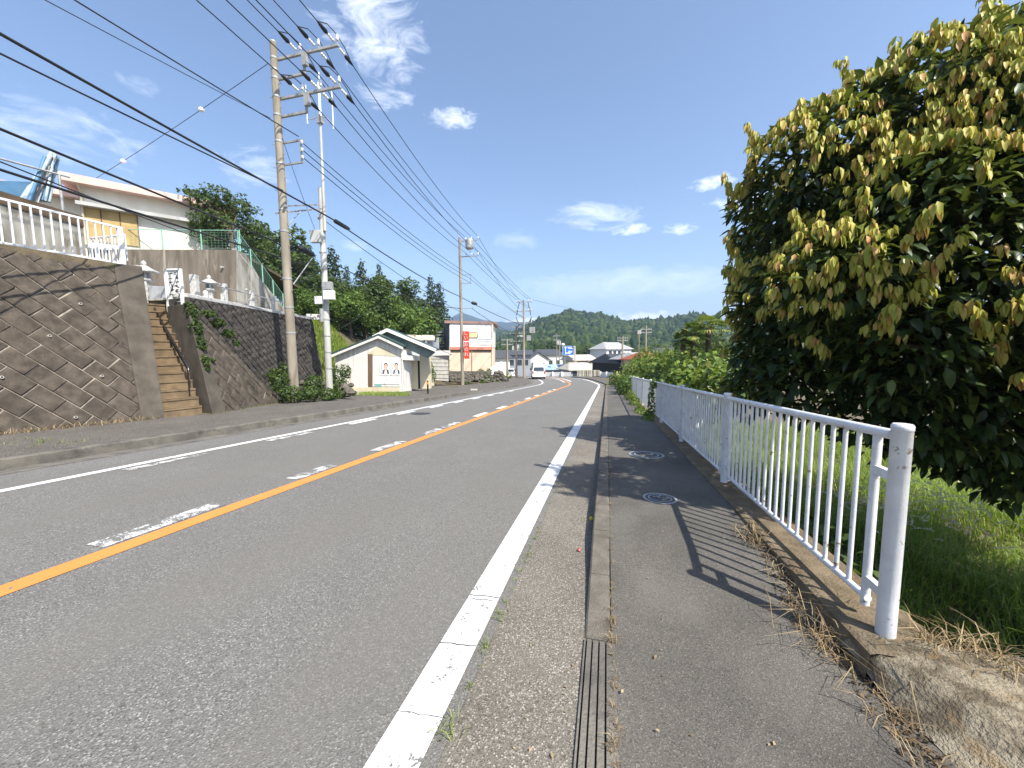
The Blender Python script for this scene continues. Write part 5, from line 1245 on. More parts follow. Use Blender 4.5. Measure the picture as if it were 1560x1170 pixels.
# young hanging whorls on the outside
P, d, idx = outer(21000)
keep = ~inside_frac(P, idx, .95); P, d = P[keep], d[keep]
nf = np.sin(P[:, 0]*1.9+1.3)*np.sin(P[:, 1]*2.1+.5)+np.sin(P[:, 2]*2.6+P[:, 0]*.8)*.8+rng.normal(size=len(P))*.35
hgt = np.clip((P[:, 2]-1.2)/3.0, -.9, 1)
keep = (nf+hgt*.75+d[:, 2]*.35-d[:, 1]*.25+d[:, 0]*.0 > .2) & (d[:, 2] > -.5)
P, d = P[keep], d[keep]
VV = []; 
def leaf_rows(base, along, side, nrm, L, Wd, curl):
    """eight vertex folded leaf -> two pentagon halves"""
    L = L[:, None]; Wd = Wd[:, None]
    m1 = base+along*L*.30+nrm*L*.03; m2 = base+along*L*.66-nrm*L*curl
    tip = base+along*L-nrm*L*curl*2.4
    up_ = nrm*Wd*.22
    return np.stack([base, m1+side*Wd*.5+up_, m2+side*Wd*.42+up_, tip, m2-side*Wd*.42+up_, m1-side*Wd*.5+up_, m1, m2], 1)
def leaf_faces(n):
    o_ = (np.arange(n)*8)[:, None]
    q = np.array([[0, 1, 6, 6], [6, 1, 2, 7], [7, 2, 3, 3], [0, 6, 5, 5], [6, 7, 4, 5], [7, 3, 4, 4]])
    quads = np.concatenate([o_+q[1], o_+q[4]]); tris = np.concatenate([o_+q[k][:3] for k in (0, 2, 3, 5)])
    return quads, tris
def leaf_mesh(name, V8, matn, parent):
    n = len(V8); quads, tris = leaf_faces(n); me = bpy.data.meshes.new(name)
    me.vertices.add(n*8); me.vertices.foreach_set('co', V8.astype(np.float32).ravel())
    li = np.concatenate([quads.ravel(), tris.ravel()]).astype(np.int32); nq, nt = len(quads), len(tris)
    me.loops.add(len(li)); me.loops.foreach_set('vertex_index', li); me.polygons.add(nq+nt)
    me.polygons.foreach_set('loop_start', np.concatenate([np.arange(nq)*4, nq*4+np.arange(nt)*3]).astype(np.int32))
    me.polygons.foreach_set('loop_total', np.concatenate([np.full(nq, 4), np.full(nt, 3)]).astype(np.int32))
    me.polygons.foreach_set('use_smooth', np.ones(nq+nt, dtype=bool))
    me.materials.append(MT[matn]); me.update(calc_edges=True)
    o = bpy.data.objects.new(name, me); COL.objects.link(o); o.parent = parent; o.matrix_parent_inverse = parent.matrix_basis.inverted(); return o
# upright shoots that break the outline
sP, sd_, si_ = outer(4000); k_ = ~inside_frac(sP, si_, 1.0) & (sd_[:, 2] > -.1); sP, sd_ = sP[k_][:340], sd_[k_][:340]
shoots = []; sdir = []
for p_, q_ in zip(sP, sd_):
    ax_ = unit(q_*.7+np.array([0, 0, .8])+rng.normal(size=3)*.25); L_ = rng.uniform(.1, .45)
    for h_ in np.arange(0, L_, .075): shoots.append(p_+ax_*h_+rng.normal(size=3)*.015); sdir.append(q_)
P = np.concatenate([P, np.array(shoots)]); d = np.concatenate([d, np.array(sdir)])
NLF = 8
nW = len(P); cen = np.repeat(P, NLF, 0); dd_ = np.repeat(d, NLF, 0)
az = (np.tile(np.arange(NLF), nW)*2*math.pi/NLF)+np.repeat(rng.uniform(0, 6.28, nW), NLF)+rng.normal(size=nW*NLF)*.25
out = np.stack([np.cos(az), np.sin(az), np.zeros_like(az)], 1)
along = unit(out*rng.uniform(.15, .5, (nW*NLF, 1))+np.array([0, 0, -1.0])+dd_*.12)
side = unit(np.cross(along, out)); nrm = np.cross(side, along); nrm = np.where((nrm*out).sum(1, keepdims=True) < 0, -nrm, nrm)
base = cen+out*.018+np.array([0, 0, 1.0])*rng.uniform(-.03, .05, (nW*NLF, 1))
L = np.repeat(rng.uniform(.095, .17, nW), NLF)*rng.uniform(.8, 1.15, nW*NLF)
leaf_mesh('young_leaves', leaf_rows(base, along, side, nrm, L, L*rng.uniform(.30, .40, len(L)), .05), 'young', bt)
# older dark leaves filling the crown
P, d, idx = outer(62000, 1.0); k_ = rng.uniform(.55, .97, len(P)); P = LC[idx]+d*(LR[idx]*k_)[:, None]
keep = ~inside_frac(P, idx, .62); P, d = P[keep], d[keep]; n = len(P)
out = unit(d*np.array([1, 1, .25])+rng.normal(size=(n, 3))*.5)
along = unit(out+np.array([0, 0, -1])*rng.uniform(.05, .7, (n, 1))); side = unit(np.cross(along, np.array([0, 0, 1.0])+rng.normal(size=(n, 3))*.25)); nrm = np.cross(side, along)
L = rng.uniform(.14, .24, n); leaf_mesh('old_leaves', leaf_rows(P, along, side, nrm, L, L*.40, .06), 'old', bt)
# ------------------------------------------------------------------ grass in the field on the right
def blades(P, H, lean, Wd, rng):
    n = len(P); a = rng.uniform(0, 6.28, n); dr = np.stack([np.cos(a), np.sin(a), np.zeros(n)], 1); sd = np.stack([-np.sin(a), np.cos(a), np.zeros(n)], 1)
    H = H[:, None]; lean = lean[:, None]; Wd = Wd[:, None]; up_ = np.array([0, 0, 1.0])
    m_ = P+up_*H*.6+dr*H*lean*.35; t = P+up_*H*(1-lean*.35)+dr*H*lean
    V = np.stack([P-sd*Wd, P+sd*Wd, m_+sd*Wd*.8, m_-sd*Wd*.8, t+sd*Wd*.12, t-sd*Wd*.12], 1).reshape(-1, 3)
    o_ = (np.arange(n)*6)[:, None]; Fq = np.concatenate([o_+np.array([[0, 1, 2, 3]]), o_+np.array([[3, 2, 4, 5]])])
    return V, Fq
rng = np.random.default_rng(21)
n = 60000; Y = 1.6+rng.random(n)**1.4*22; X = 1.9+rng.random(n)*(2.2+Y*.75)
tuft = np.sin(X*3.1)*np.sin(Y*2.7+1)+np.sin(X*1.3+Y*1.1)
P = np.stack([X, Y, terrain(X, Y)], 1); H = rng.uniform(.2, .62, n)*(1+.4*tuft)
V, Fq = blades(P, H, rng.uniform(.2, 1.1, n), rng.uniform(.004, .009, n), rng)
gr = npmesh('grass', V, Fq, 'grass'); tag(gr, 'tall bright green grass in the field below the right railing', 'grass', None, 'stuff')
# pale seed plumes
n = 240; cx_ = np.array([[5.3, 7.6], [5.8, 7.9], [4.9, 7.8], [6.3, 8.2], [5.6, 8.3], [4.3, 7.6]])[rng.integers(0, 6, n)]+rng.normal(size=(n, 2))*.45
P = np.stack([cx_[:, 0], cx_[:, 1], terrain(cx_[:, 0], cx_[:, 1])], 1)
top = P+np.array([0, 0, 1])*rng.uniform(.65, .95, (n, 1)); VVs = []; FFs = []; o_ = 0
dirs = unit(np.stack([rng.normal(size=n), rng.normal(size=n), rng.uniform(.3, 1.2, n)], 1))
for k in range(9):
    t = k/8; c = top+dirs*.16*t+np.array([0, 0, -.05])*t*t
    v_, f_ = cards(c, rng.normal(size=(n, 3)), np.full(n, .045*(1-.5*abs(t-.4))), rng, .45, dirs+rng.normal(size=(n, 3))*.35); VVs.append(v_); FFs.append(f_+o_); o_ += len(v_)
v_, f_ = blades(P, np.linalg.norm(top-P, axis=1)/.9, rng.uniform(.02, .12, n), np.full(n, .003), rng); 
tag(npmesh('plume_stems', v_, f_, 'grass'), 'thin stems under the pale seed heads', 'grass', None, 'stuff')
tag(npmesh('grass_plumes', np.concatenate(VVs), np.concatenate(FFs), 'plume'), 'pale feathery seed heads above the green grass', 'grass', None, 'stuff')
# low leafy weeds in the shade below the apron
n = 12000; Y = rng.uniform(1.3, 5.2, n); X = 1.75+rng.random(n)*(.8+Y*.62); hh_ = .45+.3*np.sin(X*3.3)*np.sin(Y*2.9+1)
P = np.stack([X, Y, terrain(X, Y)+rng.random(n)**1.3*hh_], 1)
v_, f_ = cards(P, rng.normal(size=(n, 3))*.5+np.array([0, 0, 1]), rng.uniform(.05, .12, n), rng, .55)
tag(npmesh('undergrowth', v_, f_, 'broad'), 'low leafy weeds in the shade beside the concrete apron', 'weeds', None, 'stuff')
# ------------------------------------------------------------------ dry grass and weeds on the paving
def tuft_mesh(spots, nper, hr_, spread, matn, name, label, cat, flat=.9, wd=.0022, seed=3):
    rng = np.random.default_rng(seed); Ps = []
    for (x, y, zz, s_, m_) in spots:
        k = int(nper*m_); a = rng.normal(size=(k, 2))*spread*s_; Ps.append(np.column_stack([x+a[:, 0], y+a[:, 1], np.full(k, zz), np.full(k, s_)]))
    Q = np.concatenate(Ps); n = len(Q)
    V, Fq = blades(Q[:, :3], Q[:, 3]*rng.uniform(hr_[0], hr_[1], n), rng.uniform(.3, flat, n), np.full(n, wd)*rng.uniform(.7, 1.4, n), rng)
    return tag(npmesh(name, V, Fq, matn), label, cat, None, 'stuff')
rg = random.Random(31)
zs_ = lambda y: float(G(y))+.012+.12*float(smooth(1.9, 3.5, y))
spots = [(1.12+rg.uniform(-.05, .05), y_, zs_(y_), rg.uniform(.6, 1.3), rg.uniform(.4, 1.4)) for y_ in np.arange(1.3, 3.4, .12)]
spots += [(1.14, 2.3, zs_(2.3), 2.2, 1.6), (1.1, 2.2, zs_(2.2), 2.0, 1.0), (1.2, 2.05, zs_(2.05), 1.8, 1.0)]
spots += [(1.6+rg.uniform(-.1, .25), 2.1+rg.uniform(-.05, .05), float(G(2.1))+.12, 1.4, 1.2) for _ in range(6)]
tuft_mesh(spots, 26, (.03, .12), .035, 'straw', 'dry_grass', 'dry straw coloured grass along the footpath edge at the railing end', 'dry grass', 2.2)
spots = [(.048+rg.uniform(-.008, .012), y_, zs_(y_)-.004, rg.uniform(.3, .8), rg.uniform(.2, 1)) for y_ in list(np.arange(1.2, 2.5, .05))+list(np.arange(2.5, 6, .18))]
spots += [(.05, 1.38, zs_(1.38), 1.2, 1.5), (.05, 1.95, zs_(1.95), 1.1, 1.6), (.05, 2.1, zs_(2.1), 1.0, 1.5)]
tuft_mesh(spots, 16, (.02, .05), .012, 'straw', 'kerb_weeds', 'thin dry weeds in the joint between kerb and footpath', 'weeds', 1.6, .0014, 5)
spots = [(-.585+rg.uniform(-.01, .01), y_, float(G(y_))+.002, rg.uniform(.3, .9), rg.uniform(0, 1)) for y_ in np.arange(1.1, 5.5, .13)]
spots += [(-.6, 1.28, float(G(1.28)), 1.4, 1.6), (-.6, 1.75, float(G(1.75)), 1.3, 1.3), (-.6, 2.0, float(G(2)), 1.5, 1.6), (-.58, 2.75, float(G(2.75)), 1.0, 1), (-.19, 3.6, float(G(3.6)), 1.2, .8)]
tuft_mesh(spots, 12, (.02, .06), .02, 'weed', 'road_weeds', 'small green weeds in the seam between asphalt and gutter', 'weeds', 1.4, .0018, 6)
spots = [(-11.38-.01*y_+rg.uniform(-.02, .12), y_, float(G(y_))+.16, rg.uniform(.8, 1.6), rg.uniform(.3, 1)) for y_ in np.arange(1.5, 7.2, .07)]
tuft_mesh(spots, 16, (.04, .12), .05, 'straw', 'wall_weeds', 'dry yellow grass along the foot of the tall block wall', 'dry grass', 1.8, .004, 7)
spots = [(-9.4+rg.uniform(-.9, .9), 4.2+rg.uniform(-.25, .25), float(G(4.2))+.15, 1, .5) for _ in range(14)]+[(-11.3-(y_-8.4)*.33+.12, y_, float(G(y_))+.16, 1, .6) for y_ in np.arange(8.4, 12.4, .1)]
tuft_mesh(spots, 12, (.03, .09), .05, 'weed', 'footpath_weeds', 'sparse weeds on the far left footpath', 'weeds', 1.2, .003, 8)
o = MB().lathe((-.2, 2.95, float(G(2.95))), [(.008, 0), (.015, .012), (.006, .022)], 8).build('fallen_fruit', 'lamp_red'); tag(o, 'tiny red fallen fruit on the concrete gutter', 'fruit')
o = MB().lathe((-.13, 3.62, float(G(3.62))), [(.01, 0), (.02, .018), (.008, .036)], 8).build('fallen_fruit', 'yellow'); tag(o, 'tiny yellow fallen fruit in the kerb shadow', 'fruit')
rng = np.random.default_rng(92); n = 1500
Y = rng.uniform(.95, 3.3, n); X = 1.17+.06*np.sin(Y*7)+np.abs(rng.normal(size=n))*.05*np.where(rng.random(n) < .6, -1, .6)+np.interp(Y, [.9, 1.5, 1.9, 2.2], [.19, .10, .03, 0])
P = np.stack([X, Y, G(Y)+.016+.12*smooth(1.9, 3.5, Y)+rng.random(n)*.012], 1)
v_, f_ = cards(P, rng.normal(size=(n, 3))*.5+np.array([0, 0, 1]), rng.uniform(.008, .035, n), rng, .5)
tag(npmesh('soil_debris', v_, f_, 'debris'), 'dark crumbs of soil and rotted leaves along the right footpath edge', 'debris', None, 'stuff')
# leaf litter and grit on the gutter and footpath
rng = np.random.default_rng(91); n = 130
X = np.where(rng.random(n) < .5, -.13-np.abs(rng.normal(size=n))*.09, rng.uniform(.05, 1.15, n)); Y = 1.2+rng.random(n)**1.5*9
Zl = G(Y)+np.where(X < -.1, .006, .022+.12*smooth(1.9, 3.5, Y)); P = np.stack([X, Y, Zl], 1)
v_, f_ = cards(P, rng.normal(size=(n, 3))*.15+np.array([0, 0, 1]), rng.uniform(.006, .028, n), rng, .5)
tag(npmesh('leaf_litter', v_, f_, 'straw'), 'scattered small dead leaves on the gutter and footpath', 'leaf litter', None, 'stuff')
# shed lawn strip
spots = []
for k in range(260):
    p = gnd(rg.uniform(545, 618), rg.uniform(597.5, 603), .17); spots.append((p[0], p[1]+rg.uniform(0, .3), p[2]-.04, 1, 1))
tuft_mesh(spots, 10, (.06, .16), .12, 'grass', 'lawn_strip', 'narrow strip of green grass in front of the white shed', 'grass', .9, .006, 9)
# ------------------------------------------------------------------ vine thicket, hedge tree and palms beyond the railing
vb_ = [(dp(px_, py_, Z_), (r_, r_, r_*.8)) for px_, py_, Z_, r_ in [(945, 583, 37, 1.3), (962, 578, 33, 1.5), (982, 572, 29, 1.6), (1005, 570, 26, 1.6), (1030, 568, 23, 1.5), (1055, 570, 20, 1.4), (1080, 578, 17, 1.3), (1000, 592, 23, 1.4), (1040, 598, 17, 1.2), (1080, 604, 13.5, 1.1), (1020, 560, 30, 1.8), (1060, 556, 28, 2.0), (1100, 590, 13, 1.0), (990, 556, 36, 1.8)]]
V, Fq = crown(vb_, 15000, .26, 8, asp=.75, lump=.22); tag(npmesh('vine_thicket', V, Fq, 'vine'), 'rounded thicket of leafy vines just beyond the right railing', 'vines', None, 'stuff')
hb_ = [(dp(px_, py_, Z_), r_) for px_, py_, Z_, r_ in [(1052, 530, 26, .95), (1078, 520, 25, 1.0), (1068, 555, 24, 1.1), (1095, 548, 22, 1.1), (1045, 555, 27, .9), (1088, 580, 20, 1.0)]]
tree('dense_tree', dp(1070, 640, 24), hb_, 5000, .22, 'broad', 'dense dark green tree under the palms beyond the vines', 'tree', seed=13, r=.12)
def palm(px_, py_, Zc, rad, label, seed, yel=.2):
    c = dp(px_, py_, Zc); t = thing('palm_tree', (c[0], c[1], float(terrain(c[0], c[1]))), label, 'palm tree', 'palms behind the thicket')
    MB().tube([(c[0], c[1], float(terrain(c[0], c[1]))), tuple(c)], [.16, .13], 9).build('trunk', 'bark', t)
    rg = random.Random(seed); mb = MB()
    for k in range(19):
        a_ = k*2.4+rg.uniform(-.3, .3); el = rg.uniform(-.55, 1.1); d_ = A([math.cos(a_)*math.cos(el), math.sin(a_)*math.cos(el), math.sin(el)])
        h = c+d_*rad*.55; mb.tube([c, h], .014, 4)
        s_ = np.cross(d_, A([0, 0, 1.])); s_ /= np.linalg.norm(s_); u_ = np.cross(s_, d_)
        for q in range(15):
            b_ = (q-7)/7*1.7; ld = d_*math.cos(b_)+s_*math.sin(b_); L_ = rad*.62*(1-.25*abs(b_)/1.7)
            w_ = np.cross(ld, u_)*.05; m_ = h+ld*L_*.6; tip = h+ld*L_-A([0, 0, .22*L_])
            mb.add([h, m_+w_, tip, m_-w_], [(0, 1, 2, 3)])
    mb.build('fronds', 'palm', t)
palm(1080, 499, 20.5, 1.15, 'taller palm with a fan crown over the dark tree', 1)
palm(1057, 509, 20.5, .8, 'smaller palm left of the taller palm, with yellowing fans', 2)
palm(1041, 517, 21, .6, 'lowest little palm with orange tinged fans at the left', 3)
# plants along the railing
def bush(name, blobs, n, size, matn, label, seed, cat='bush', **kw):
    V, Fq = crown(blobs, n, size, seed, **kw); return tag(npmesh(name, V, Fq, matn), label, cat)
c = lambda k, dx, h: (RP(2.15+SP*k, 1.3+dx)[0], RP(2.15+SP*k, 1.3+dx)[1], fence_z(RP(2.15+SP*k, 1.3)[1])+h)
bush('bush', [(c(7.6, -.25, .45), (.5, .8, .6)), (c(8.6, -.2, .4), (.5, .8, .6)), (c(8, -.1, .8), (.4, .8, .4))], 2600, .12, 'broad2', 'green bush pushing through the far part of the railing', 22)
bush('creeper', [(c(3.45, -.07, .4), (.10, .14, .55)), (c(3.5, -.1, .05), (.15, .4, .12)), (c(3.4, -.02, .95), (.1, .2, .12))], 800, .075, 'broad2', 'leafy creeper climbing the white railing', 23)
bush('weeds', [(c(4.0, -.2, .02), (.2, .9, .12)), (c(5.2, -.2, .05), (.22, 1.0, .2)), (c(6.2, -.2, .1), (.25, 1.0, .3)), (c(3.3, -.2, .0), (.15, .6, .08))], 2600, .07, 'vine', 'straggling weeds at the foot of the white railing', 24)
bpy.data.objects['weeds']['kind'] = 'stuff'
# ------------------------------------------------------------------ left side plants
def blobs_px(lst): return [(dp(px_, py_, Z_), (rx, rx, rz)) for px_, py_, Z_, rx, rz in lst]
tree('garden_tree', (-18.0, 15.3, 6.2), blobs_px([(310, 305, 18.9, .7, .5), (335, 302, 19.2, .8, .55), (365, 318, 19.6, .8, .65), (345, 345, 19.2, .95, .6), (380, 350, 20, .65, .6), (300, 345, 19, .4, .35), (325, 365, 19, .7, .3), (288, 292, 18.8, .35, .2), (395, 385, 20.5, .5, .6), (320, 335, 19.0, .8, .5)]), 5200, .16, 'broad', 'leafy garden tree beside the pink roofed house', 'tree', seed=31, r=.09, lump=.28)
bush('bush', blobs_px([(200, 373, 19.8, .35, .2), (290, 373, 20, .5, .2), (320, 374, 20, .6, .25), (350, 374, 20.3, .6, .25), (240, 376, 19.8, .3, .12)]), 1500, .12, 'broad2', 'low weeds behind the green mesh fence', 32)
bush('ivy', [(onplane(px_, py_, qs+n2*.1, n2), (rx, rx, rz)) for px_, py_, rx, rz in [(293, 478, .16, .22), (299, 500, .16, .26), (306, 525, .14, .24), (312, 550, .12, .2), (316, 562, .08, .08), (318, 478, .2, .12), (332, 492, .2, .16), (348, 508, .18, .14), (360, 522, .13, .1), (288, 465, .12, .1), (325, 548, .06, .06)]], 2600, .085, 'broad', 'dark green ivy trailing down the triangular block wall', 33, cat='ivy')
bush('bush', blobs_px([(425, 580, 14.6, .35, .45), (418, 572, 15, .3, .35), (440, 598, 14.5, .4, .3), (470, 600, 15.2, .45, .3), (478, 585, 16.2, .4, .4), (432, 565, 15, .2, .4), (500, 602, 16.0, .4, .3), (515, 600, 17, .35, .3)]), 3000, .12, 'broad', 'wild leafy shrub around the foot of the brown pole', 34)
bush('bush', blobs_px([(515, 575, 19.5, .35, .6), (520, 590, 19.5, .4, .5), (530, 600, 19, .4, .3), (527, 566, 20, .3, .4)]), 1800, .11, 'broad', 'shrub growing between the slim pole and the shed', 35)
rk = MB(); rg = random.Random(8)
rocks = thing('rock_pile', dp(490, 598, 16.5), 'pile of grey rocks behind the slim pole', 'rocks')
for k in range(34):
    p = dp(rg.uniform(452, 535), rg.uniform(580, 607), rg.uniform(16.3, 18.5)); s_ = rg.uniform(.08, .2)
    MB().lathe(p-A([0, 0, s_]), [(s_*.5, 0), (s_*1.1, s_*.6), (s_*rg.uniform(.7, 1), s_*1.2), (s_*.4, s_*1.6)], 6, rot=rg.uniform(0, 1)).build('rock', 'rock', rocks)
# grassy slope behind the poles
rng = np.random.default_rng(41); n = 15000
Y = rng.uniform(16, 27, n); X = -15.7-.25*(Y-20)-rng.random(n)*6.5
P = np.stack([X, Y, terrain(X, Y)], 1)
V, Fq = blades(P, rng.uniform(.25, .6, n), rng.uniform(.3, 1.2, n), rng.uniform(.008, .016, n), rng)
tag(npmesh('slope_grass', V, Fq, 'grass'), 'long grass on the steep slope left of the shed', 'grass', None, 'stuff')
sgn_ = thing('old_sign', dp(488, 484, 22), 'weathered white board with torn lettering on the grass slope', 'sign')
MB().prism([dp(466, 486, 22), dp(492, 487, 22), dp(491, 479, 22), dp(466, 478, 22)], f0*.04).build('board', 'siding', sgn_)
mb = MB(); rg = random.Random(5)
for k in range(9): p = dp(468+k*2.5, rg.uniform(480, 485), 21.97); mb.beam(p, p+A([rg.uniform(.05, .12), 0, rg.uniform(-.1, .1)]), .03, .03)
mb.build('lettering', 'ink', sgn_)
for px_ in (470, 488): MB().tube([dp(px_, 486, 22.1), dp(px_, 500, 22.1)], .03, 6).build('post', 'wood', sgn_)
# woods: prototypes at the origin, then copies
def proto(name, blobs, n, size, matn, seed, r, **kw): 
    return tree(name, (0, 0, 0), blobs, n, size, matn, None, 'tree', 'trees of the hillside wood', seed, r, **kw)
rg = random.Random(14)
def round_blobs(seed, H=8, Rr=2.8):
    g_ = random.Random(seed); out = [((0, 0, H*.62), (Rr*.8, Rr*.8, H*.26))]
    for k in range(11):
        a_ = g_.uniform(0, 6.28); zz = g_.uniform(.3, .92)*H; q = Rr*(1-((zz/H-.55)/.55)**2)*.75
        out.append(((math.cos(a_)*q, math.sin(a_)*q, zz), g_.uniform(.75, 1.3)))
    return out
def cone_blobs(H=12, Rr=2.0):
    out = []
    for k in range(11):
        t = k/10; out.append(((0, 0, H*(.12+.84*t)), (Rr*(1-t*.9)+.12, Rr*(1-t*.9)+.12, H*.06)))
    return out
prA = proto('broadleaf_tree', round_blobs(2), 5200, .34, 'broad', 51, .2)
prB = proto('bright_broadleaf_tree', round_blobs(7, 7, 2.7), 5000, .32, 'broad2', 52, .18)
prC = proto('cedar_tree', cone_blobs(), 5200, .36, 'conifer', 53, .16, droop=.8, lump=.3, asp=.4)
prD = proto('cedar_tree', cone_blobs(11, 2.5), 5200, .38, 'conifer', 54, .18, droop=.5, lump=.34, asp=.45)
used = set()
def plant(pr, px_, ptop, Zc, H0, label, fat=1.0, rot=0.0):
    """a tree whose top stands at a measured bearing; H0 is the prototype height"""
    tp = dp(px_, ptop, Zc); zb = float(terrain(tp[0], tp[1]))-.2; s_ = (tp[2]-zb)/H0
    o = pr if pr.name not in used else copy_tree(pr); used.add(pr.name)
    o.location = (tp[0], tp[1], zb); o.scale = (s_*fat, s_*fat, s_); o.rotation_euler = (0, 0, rot); o['label'] = label
    return o
WOOD = [(prC, 470, 372, 42, 12, 'cedar just right of the tall brown pole', 1.2), (prD, 505, 378, 44, 11, 'cedar right of the slim pole top boxes', 1.3), (prA, 450, 385, 40, 8, 'broadleaf tree directly behind the tall brown pole', 1.2), (prC, 528, 405, 46, 12, 'narrow cedar over the grass slope, between pole and shed', 1.0),
        (prD, 550, 398, 50, 11, 'cedar above the left eave of the shed', 1.1), (prC, 577, 402, 54, 12, 'pointed cedar above the ridge of the shed', 1.0), (prA, 600, 423, 50, 8, 'broadleaf tree over the brown roofed house', 1.3), (prD, 618, 430, 56, 11, 'cedar left of the twin tall cedars', 1.2),
        (prC, 655, 421, 58, 12, 'tallest dark cedar left of the peach building', 1.15), (prC, 669, 431, 57, 12, 'second tall cedar, touching the peach building roof', 1.2), (prD, 640, 455, 55, 11, 'lower cedar in front of the tall twin', 1.4),
        (prB, 480, 440, 31, 7, 'bright green tree right of the brown pole, above the slope', 1.1), (prB, 530, 435, 33, 7, 'bright green tree above the grass slope in mid wood', 1.3), (prB, 575, 438, 38, 7, 'bright green tree behind the shed ridge', 1.2), (prA, 505, 425, 35, 8, 'dark broadleaf tree between two bright green trees', 1.1),
        (prA, 555, 430, 36, 8, 'dark broadleaf tree behind the left half of the shed', 1.2), (prB, 620, 452, 42, 7, 'bright green tree behind the television masts', 1.1), (prA, 425, 345, 40, 8, 'broadleaf tree left of the tall brown pole, over the mesh fence', 1.0), (prA, 405, 372, 34, 8, 'broadleaf tree behind the sloping end of the mesh fence', .9), (prA, 640, 470, 48, 8, 'broadleaf tree right of the television masts', 1.1), (prB, 455, 430, 29, 7, 'bright green tree partly behind the brown pole', .9)]
for k, (pr, px_, pt_, Zc, H0, lab, fat) in enumerate(WOOD): plant(pr, px_, pt_, Zc, H0, lab, fat, k*1.7)
TOWN = [(prA, 760, 537, 74, 8, 'round tree behind the white panel fence', 1.1), (prB, 800, 548, 88, 7, 'bright tree between the far houses and bend pole', 1.2), (prA, 868, 528, 118, 8, 'tree behind the blue sign', 1.3), (prB, 884, 521, 125, 7, 'bright tree right of the blue sign', 1.2), (prA, 900, 527, 122, 8, 'tree left of the highest two storey house', 1.2), (prA, 812, 533, 125, 8, 'tree above the white gabled house', 1.3), (prA, 742, 525, 80, 8, 'tree at the right edge of the peach building', 1.1),
        (prA, 770, 528, 100, 8, 'tree behind the blue grey house, left side', 1.4), (prD, 790, 519, 130, 11, 'cedar behind the bend pole', 1.5), (prA, 830, 520, 140, 8, 'tree behind the cluster of white houses', 1.5), (prA, 1010, 525, 110, 8, 'tree right of the dark pole beyond the hedge', 1.5), (prA, 960, 528, 118, 8, 'tree behind the grey roof', 1.3), (prD, 1035, 512, 120, 11, 'cedar left of the lowest palm', 1.6)]
for k, (pr, px_, pt_, Zc, H0, lab, fat) in enumerate(TOWN):
    o = plant(pr, px_, pt_, Zc, H0, lab, fat, k*2.1); o['group'] = 'trees among the valley houses'
for k, (px_, py_, Z_, r_) in enumerate([(733, 560, 41, .8), (740, 572, 40.5, .7), (736, 579, 40, .6)]): pass
bush('bush', blobs_px([(733, 568, 42.5, .5, .5), (741, 575, 41.5, .6, .5), (737, 582, 40.6, .5, .3), (745, 566, 43, .4, .4)]), 1800, .13, 'broad2', 'bright green bush on the stone wall beside the white panel fence', 61)
bush('bush', blobs_px([(760, 583, 43, .7, .2), (700, 581, 41, .4, .3), (690, 572, 42, .3, .4), (712, 583, 40.5, .5, .15), (776, 572, 47, .4, .5), (783, 583, 46, .5, .15)]), 1600, .11, 'broad2', 'patchy weeds at the foot of the low stone wall', 62)
bush('bush', blobs_px([(655, 562, 31, .35, .6), (659, 572, 31, .35, .5)]), 800, .11, 'broad2', 'green bush between the shed and the block wall', 63)
# ------------------------------------------------------------------ far hills
def hill(name, ridge, Zr, Zbase, ybase, seed, nx_=150, ny_=26, matn='forest', bumps=1.5):
    rng = np.random.default_rng(seed); px_ = np.linspace(ridge[0][0], ridge[-1][0], nx_); py_ = np.interp(px_, [r[0] for r in ridge], [r[1] for r in ridge])
    rows = []
    for j_ in range(ny_):
        t = j_/(ny_-1)
        if t <= .8:
            q = t/.8; Zc = Zbase+(Zr-Zbase)*q; row = []
            for a_, b_ in zip(px_, py_):
                top = dp(a_, b_, Zr); bot = dp(a_, ybase, Zbase); p = bot+(top-bot)*q; hgt = top[2]-bot[2]
                p[2] = bot[2]+hgt*(q**1.15)*(1+.10*math.sin(a_*.05+q*5)*math.sin(q*math.pi)); row.append(p)
        else:
            q = (t-.8)/.2; row = []
            for a_, b_ in zip(px_, py_):
                top = dp(a_, b_, Zr); back = dp(a_, b_, Zr*1.35); p = top+(back-top)*q; p[2] = top[2]-(top[2]+15)*q*q; row.append(p)
        rows.append(row)
    V = np.array(rows).reshape(-1, 3); V[:, 2] += rng.normal(size=len(V))*bumps*.3
    i_, j_ = np.meshgrid(np.arange(nx_-1), np.arange(ny_-1)); a_ = (j_*nx_+i_).ravel()
    o = npmesh(name, V, np.stack([a_, a_+1, a_+1+nx_, a_+nx_], -1), matn, smooth=True); struct(o)
    return V.reshape(ny_, nx_, 3)
def icos():
    bm = bmesh.new(); bmesh.ops.create_icosphere(bm, subdivisions=2, radius=1); V = np.array([v.co for v in bm.verts]); Fq = np.array([[v.index for v in f.verts] for f in bm.faces]); bm.free(); return V, Fq
IV, IF = icos()
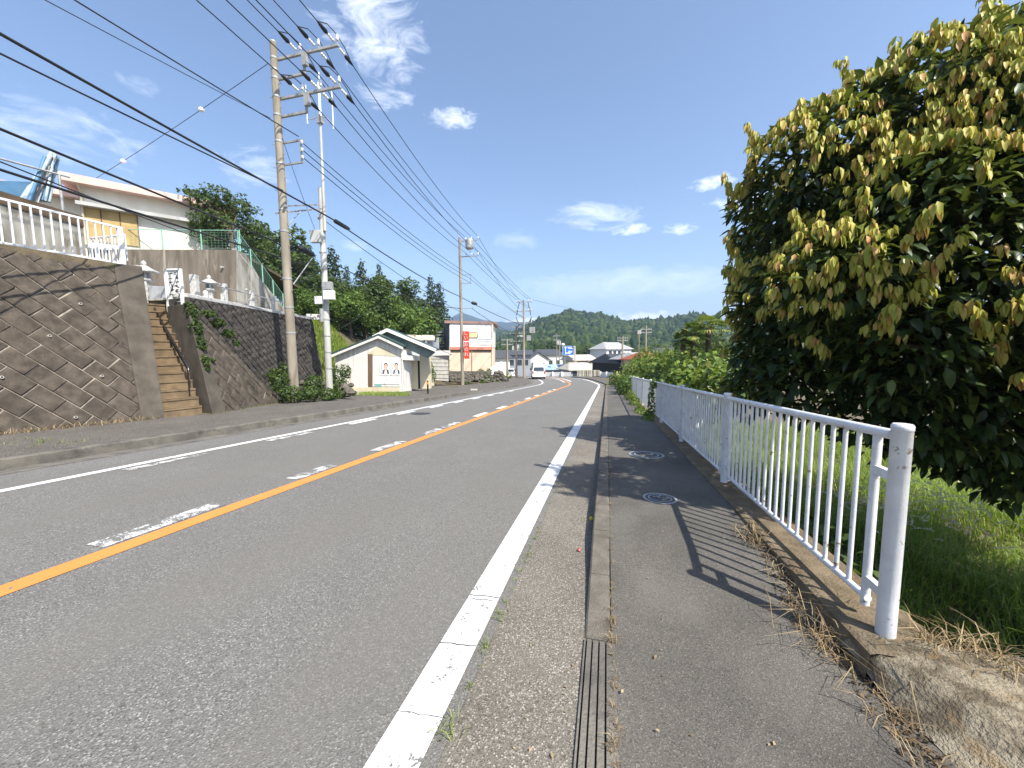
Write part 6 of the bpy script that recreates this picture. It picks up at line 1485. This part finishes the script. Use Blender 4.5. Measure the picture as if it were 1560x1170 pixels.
def forest_on(V, n, name, label, r0_, r1_, seed, rows=.86):
    rng = np.random.default_rng(seed); ny_, nx_, _ = V.shape
    fj = rng.random(n)*(ny_*rows-1.01); fi = rng.random(n)*(nx_-1.01); j_ = fj.astype(int); i_ = fi.astype(int); tj = (fj-j_)[:, None]; ti = (fi-i_)[:, None]
    P = (V[j_, i_]*(1-ti)+V[j_, i_+1]*ti)*(1-tj)+(V[j_+1, i_]*(1-ti)+V[j_+1, i_+1]*ti)*tj
    r = rng.uniform(r0_, r1_, n); con = rng.random(n) < .12
    sc = np.stack([r*np.where(con, .7, 1), r*np.where(con, .7, 1), r*np.where(con, 1.6, 1.0)], 1)
    VV = IV[None]*(1+rng.normal(size=(n, len(IV), 1))*.13); VV = np.where(con[:, None, None], VV*np.stack([1-.45*np.clip(IV[:, 2], 0, 1)]*2+[np.ones(len(IV))], 1)[None], VV)
    VV = VV*sc[:, None, :]+P[:, None, :]+np.array([0, 0, 1])*(sc[:, 2:]*.5)[:, None, :]
    FF = (np.arange(n)*len(IV))[:, None, None]+IF[None]
    o = npmesh(name, VV.reshape(-1, 3), FF.reshape(-1, 3), 'forest'); return tag(o, label, 'forest', None, 'stuff')
HV = hill('wooded_hill', [(690, 545), (740, 530), (775, 515), (800, 500), (820, 491), (835, 486), (850, 483), (865, 476), (874, 475), (885, 479), (900, 480), (915, 481), (930, 488), (950, 492), (965, 494), (985, 490), (1010, 489), (1035, 485), (1060, 482), (1085, 488), (1110, 495), (1150, 500), (1250, 500), (1400, 505), (1600, 510), (1800, 520)], 420, 170, 548, 3)
forest_on(HV, 12500, 'forest', 'dense mixed woods covering the hill beyond the valley', 1.6, 3.3, 5)
HB = hill('wooded_hill', [(560, 520), (640, 505), (700, 503), (740, 500), (770, 506), (800, 513), (840, 520)], 800, 420, 540, 6, 60, 20)
forest_on(HB, 3000, 'forest', 'paler woods on the lower hill behind the peach building', 3, 5, 7)
hill('mountain', [(200, 510), (450, 500), (560, 497), (640, 494), (680, 487), (697, 479), (706, 476), (716, 478), (728, 484), (742, 489), (760, 490), (790, 490), (805, 489), (815, 492), (830, 498), (870, 505), (950, 508), (1100, 506), (1300, 510), (1600, 515)], 1900, 900, 535, 9, 160, 24, 'hillfar', 12)
# ------------------------------------------------------------------ air
hz = MB().box((0, 900, 120), (5200, 3400, 270)).build('haze', 'black'); hz['kind'] = 'stuff'; hz.data.materials.clear()
m = bpy.data.materials.new('air'); m.use_nodes = True; t = m.node_tree; t.nodes.remove(t.nodes['Principled BSDF'])
pv = t.nodes.new('ShaderNodeVolumePrincipled'); pv.inputs['Color'].default_value = (.55, .72, 1.0, 1); pv.inputs['Density'].default_value = 0.00042; pv.inputs['Anisotropy'].default_value = 0.2
t.links.new(pv.outputs[0], t.nodes['Material Output'].inputs['Volume']); hz.data.materials.append(m)
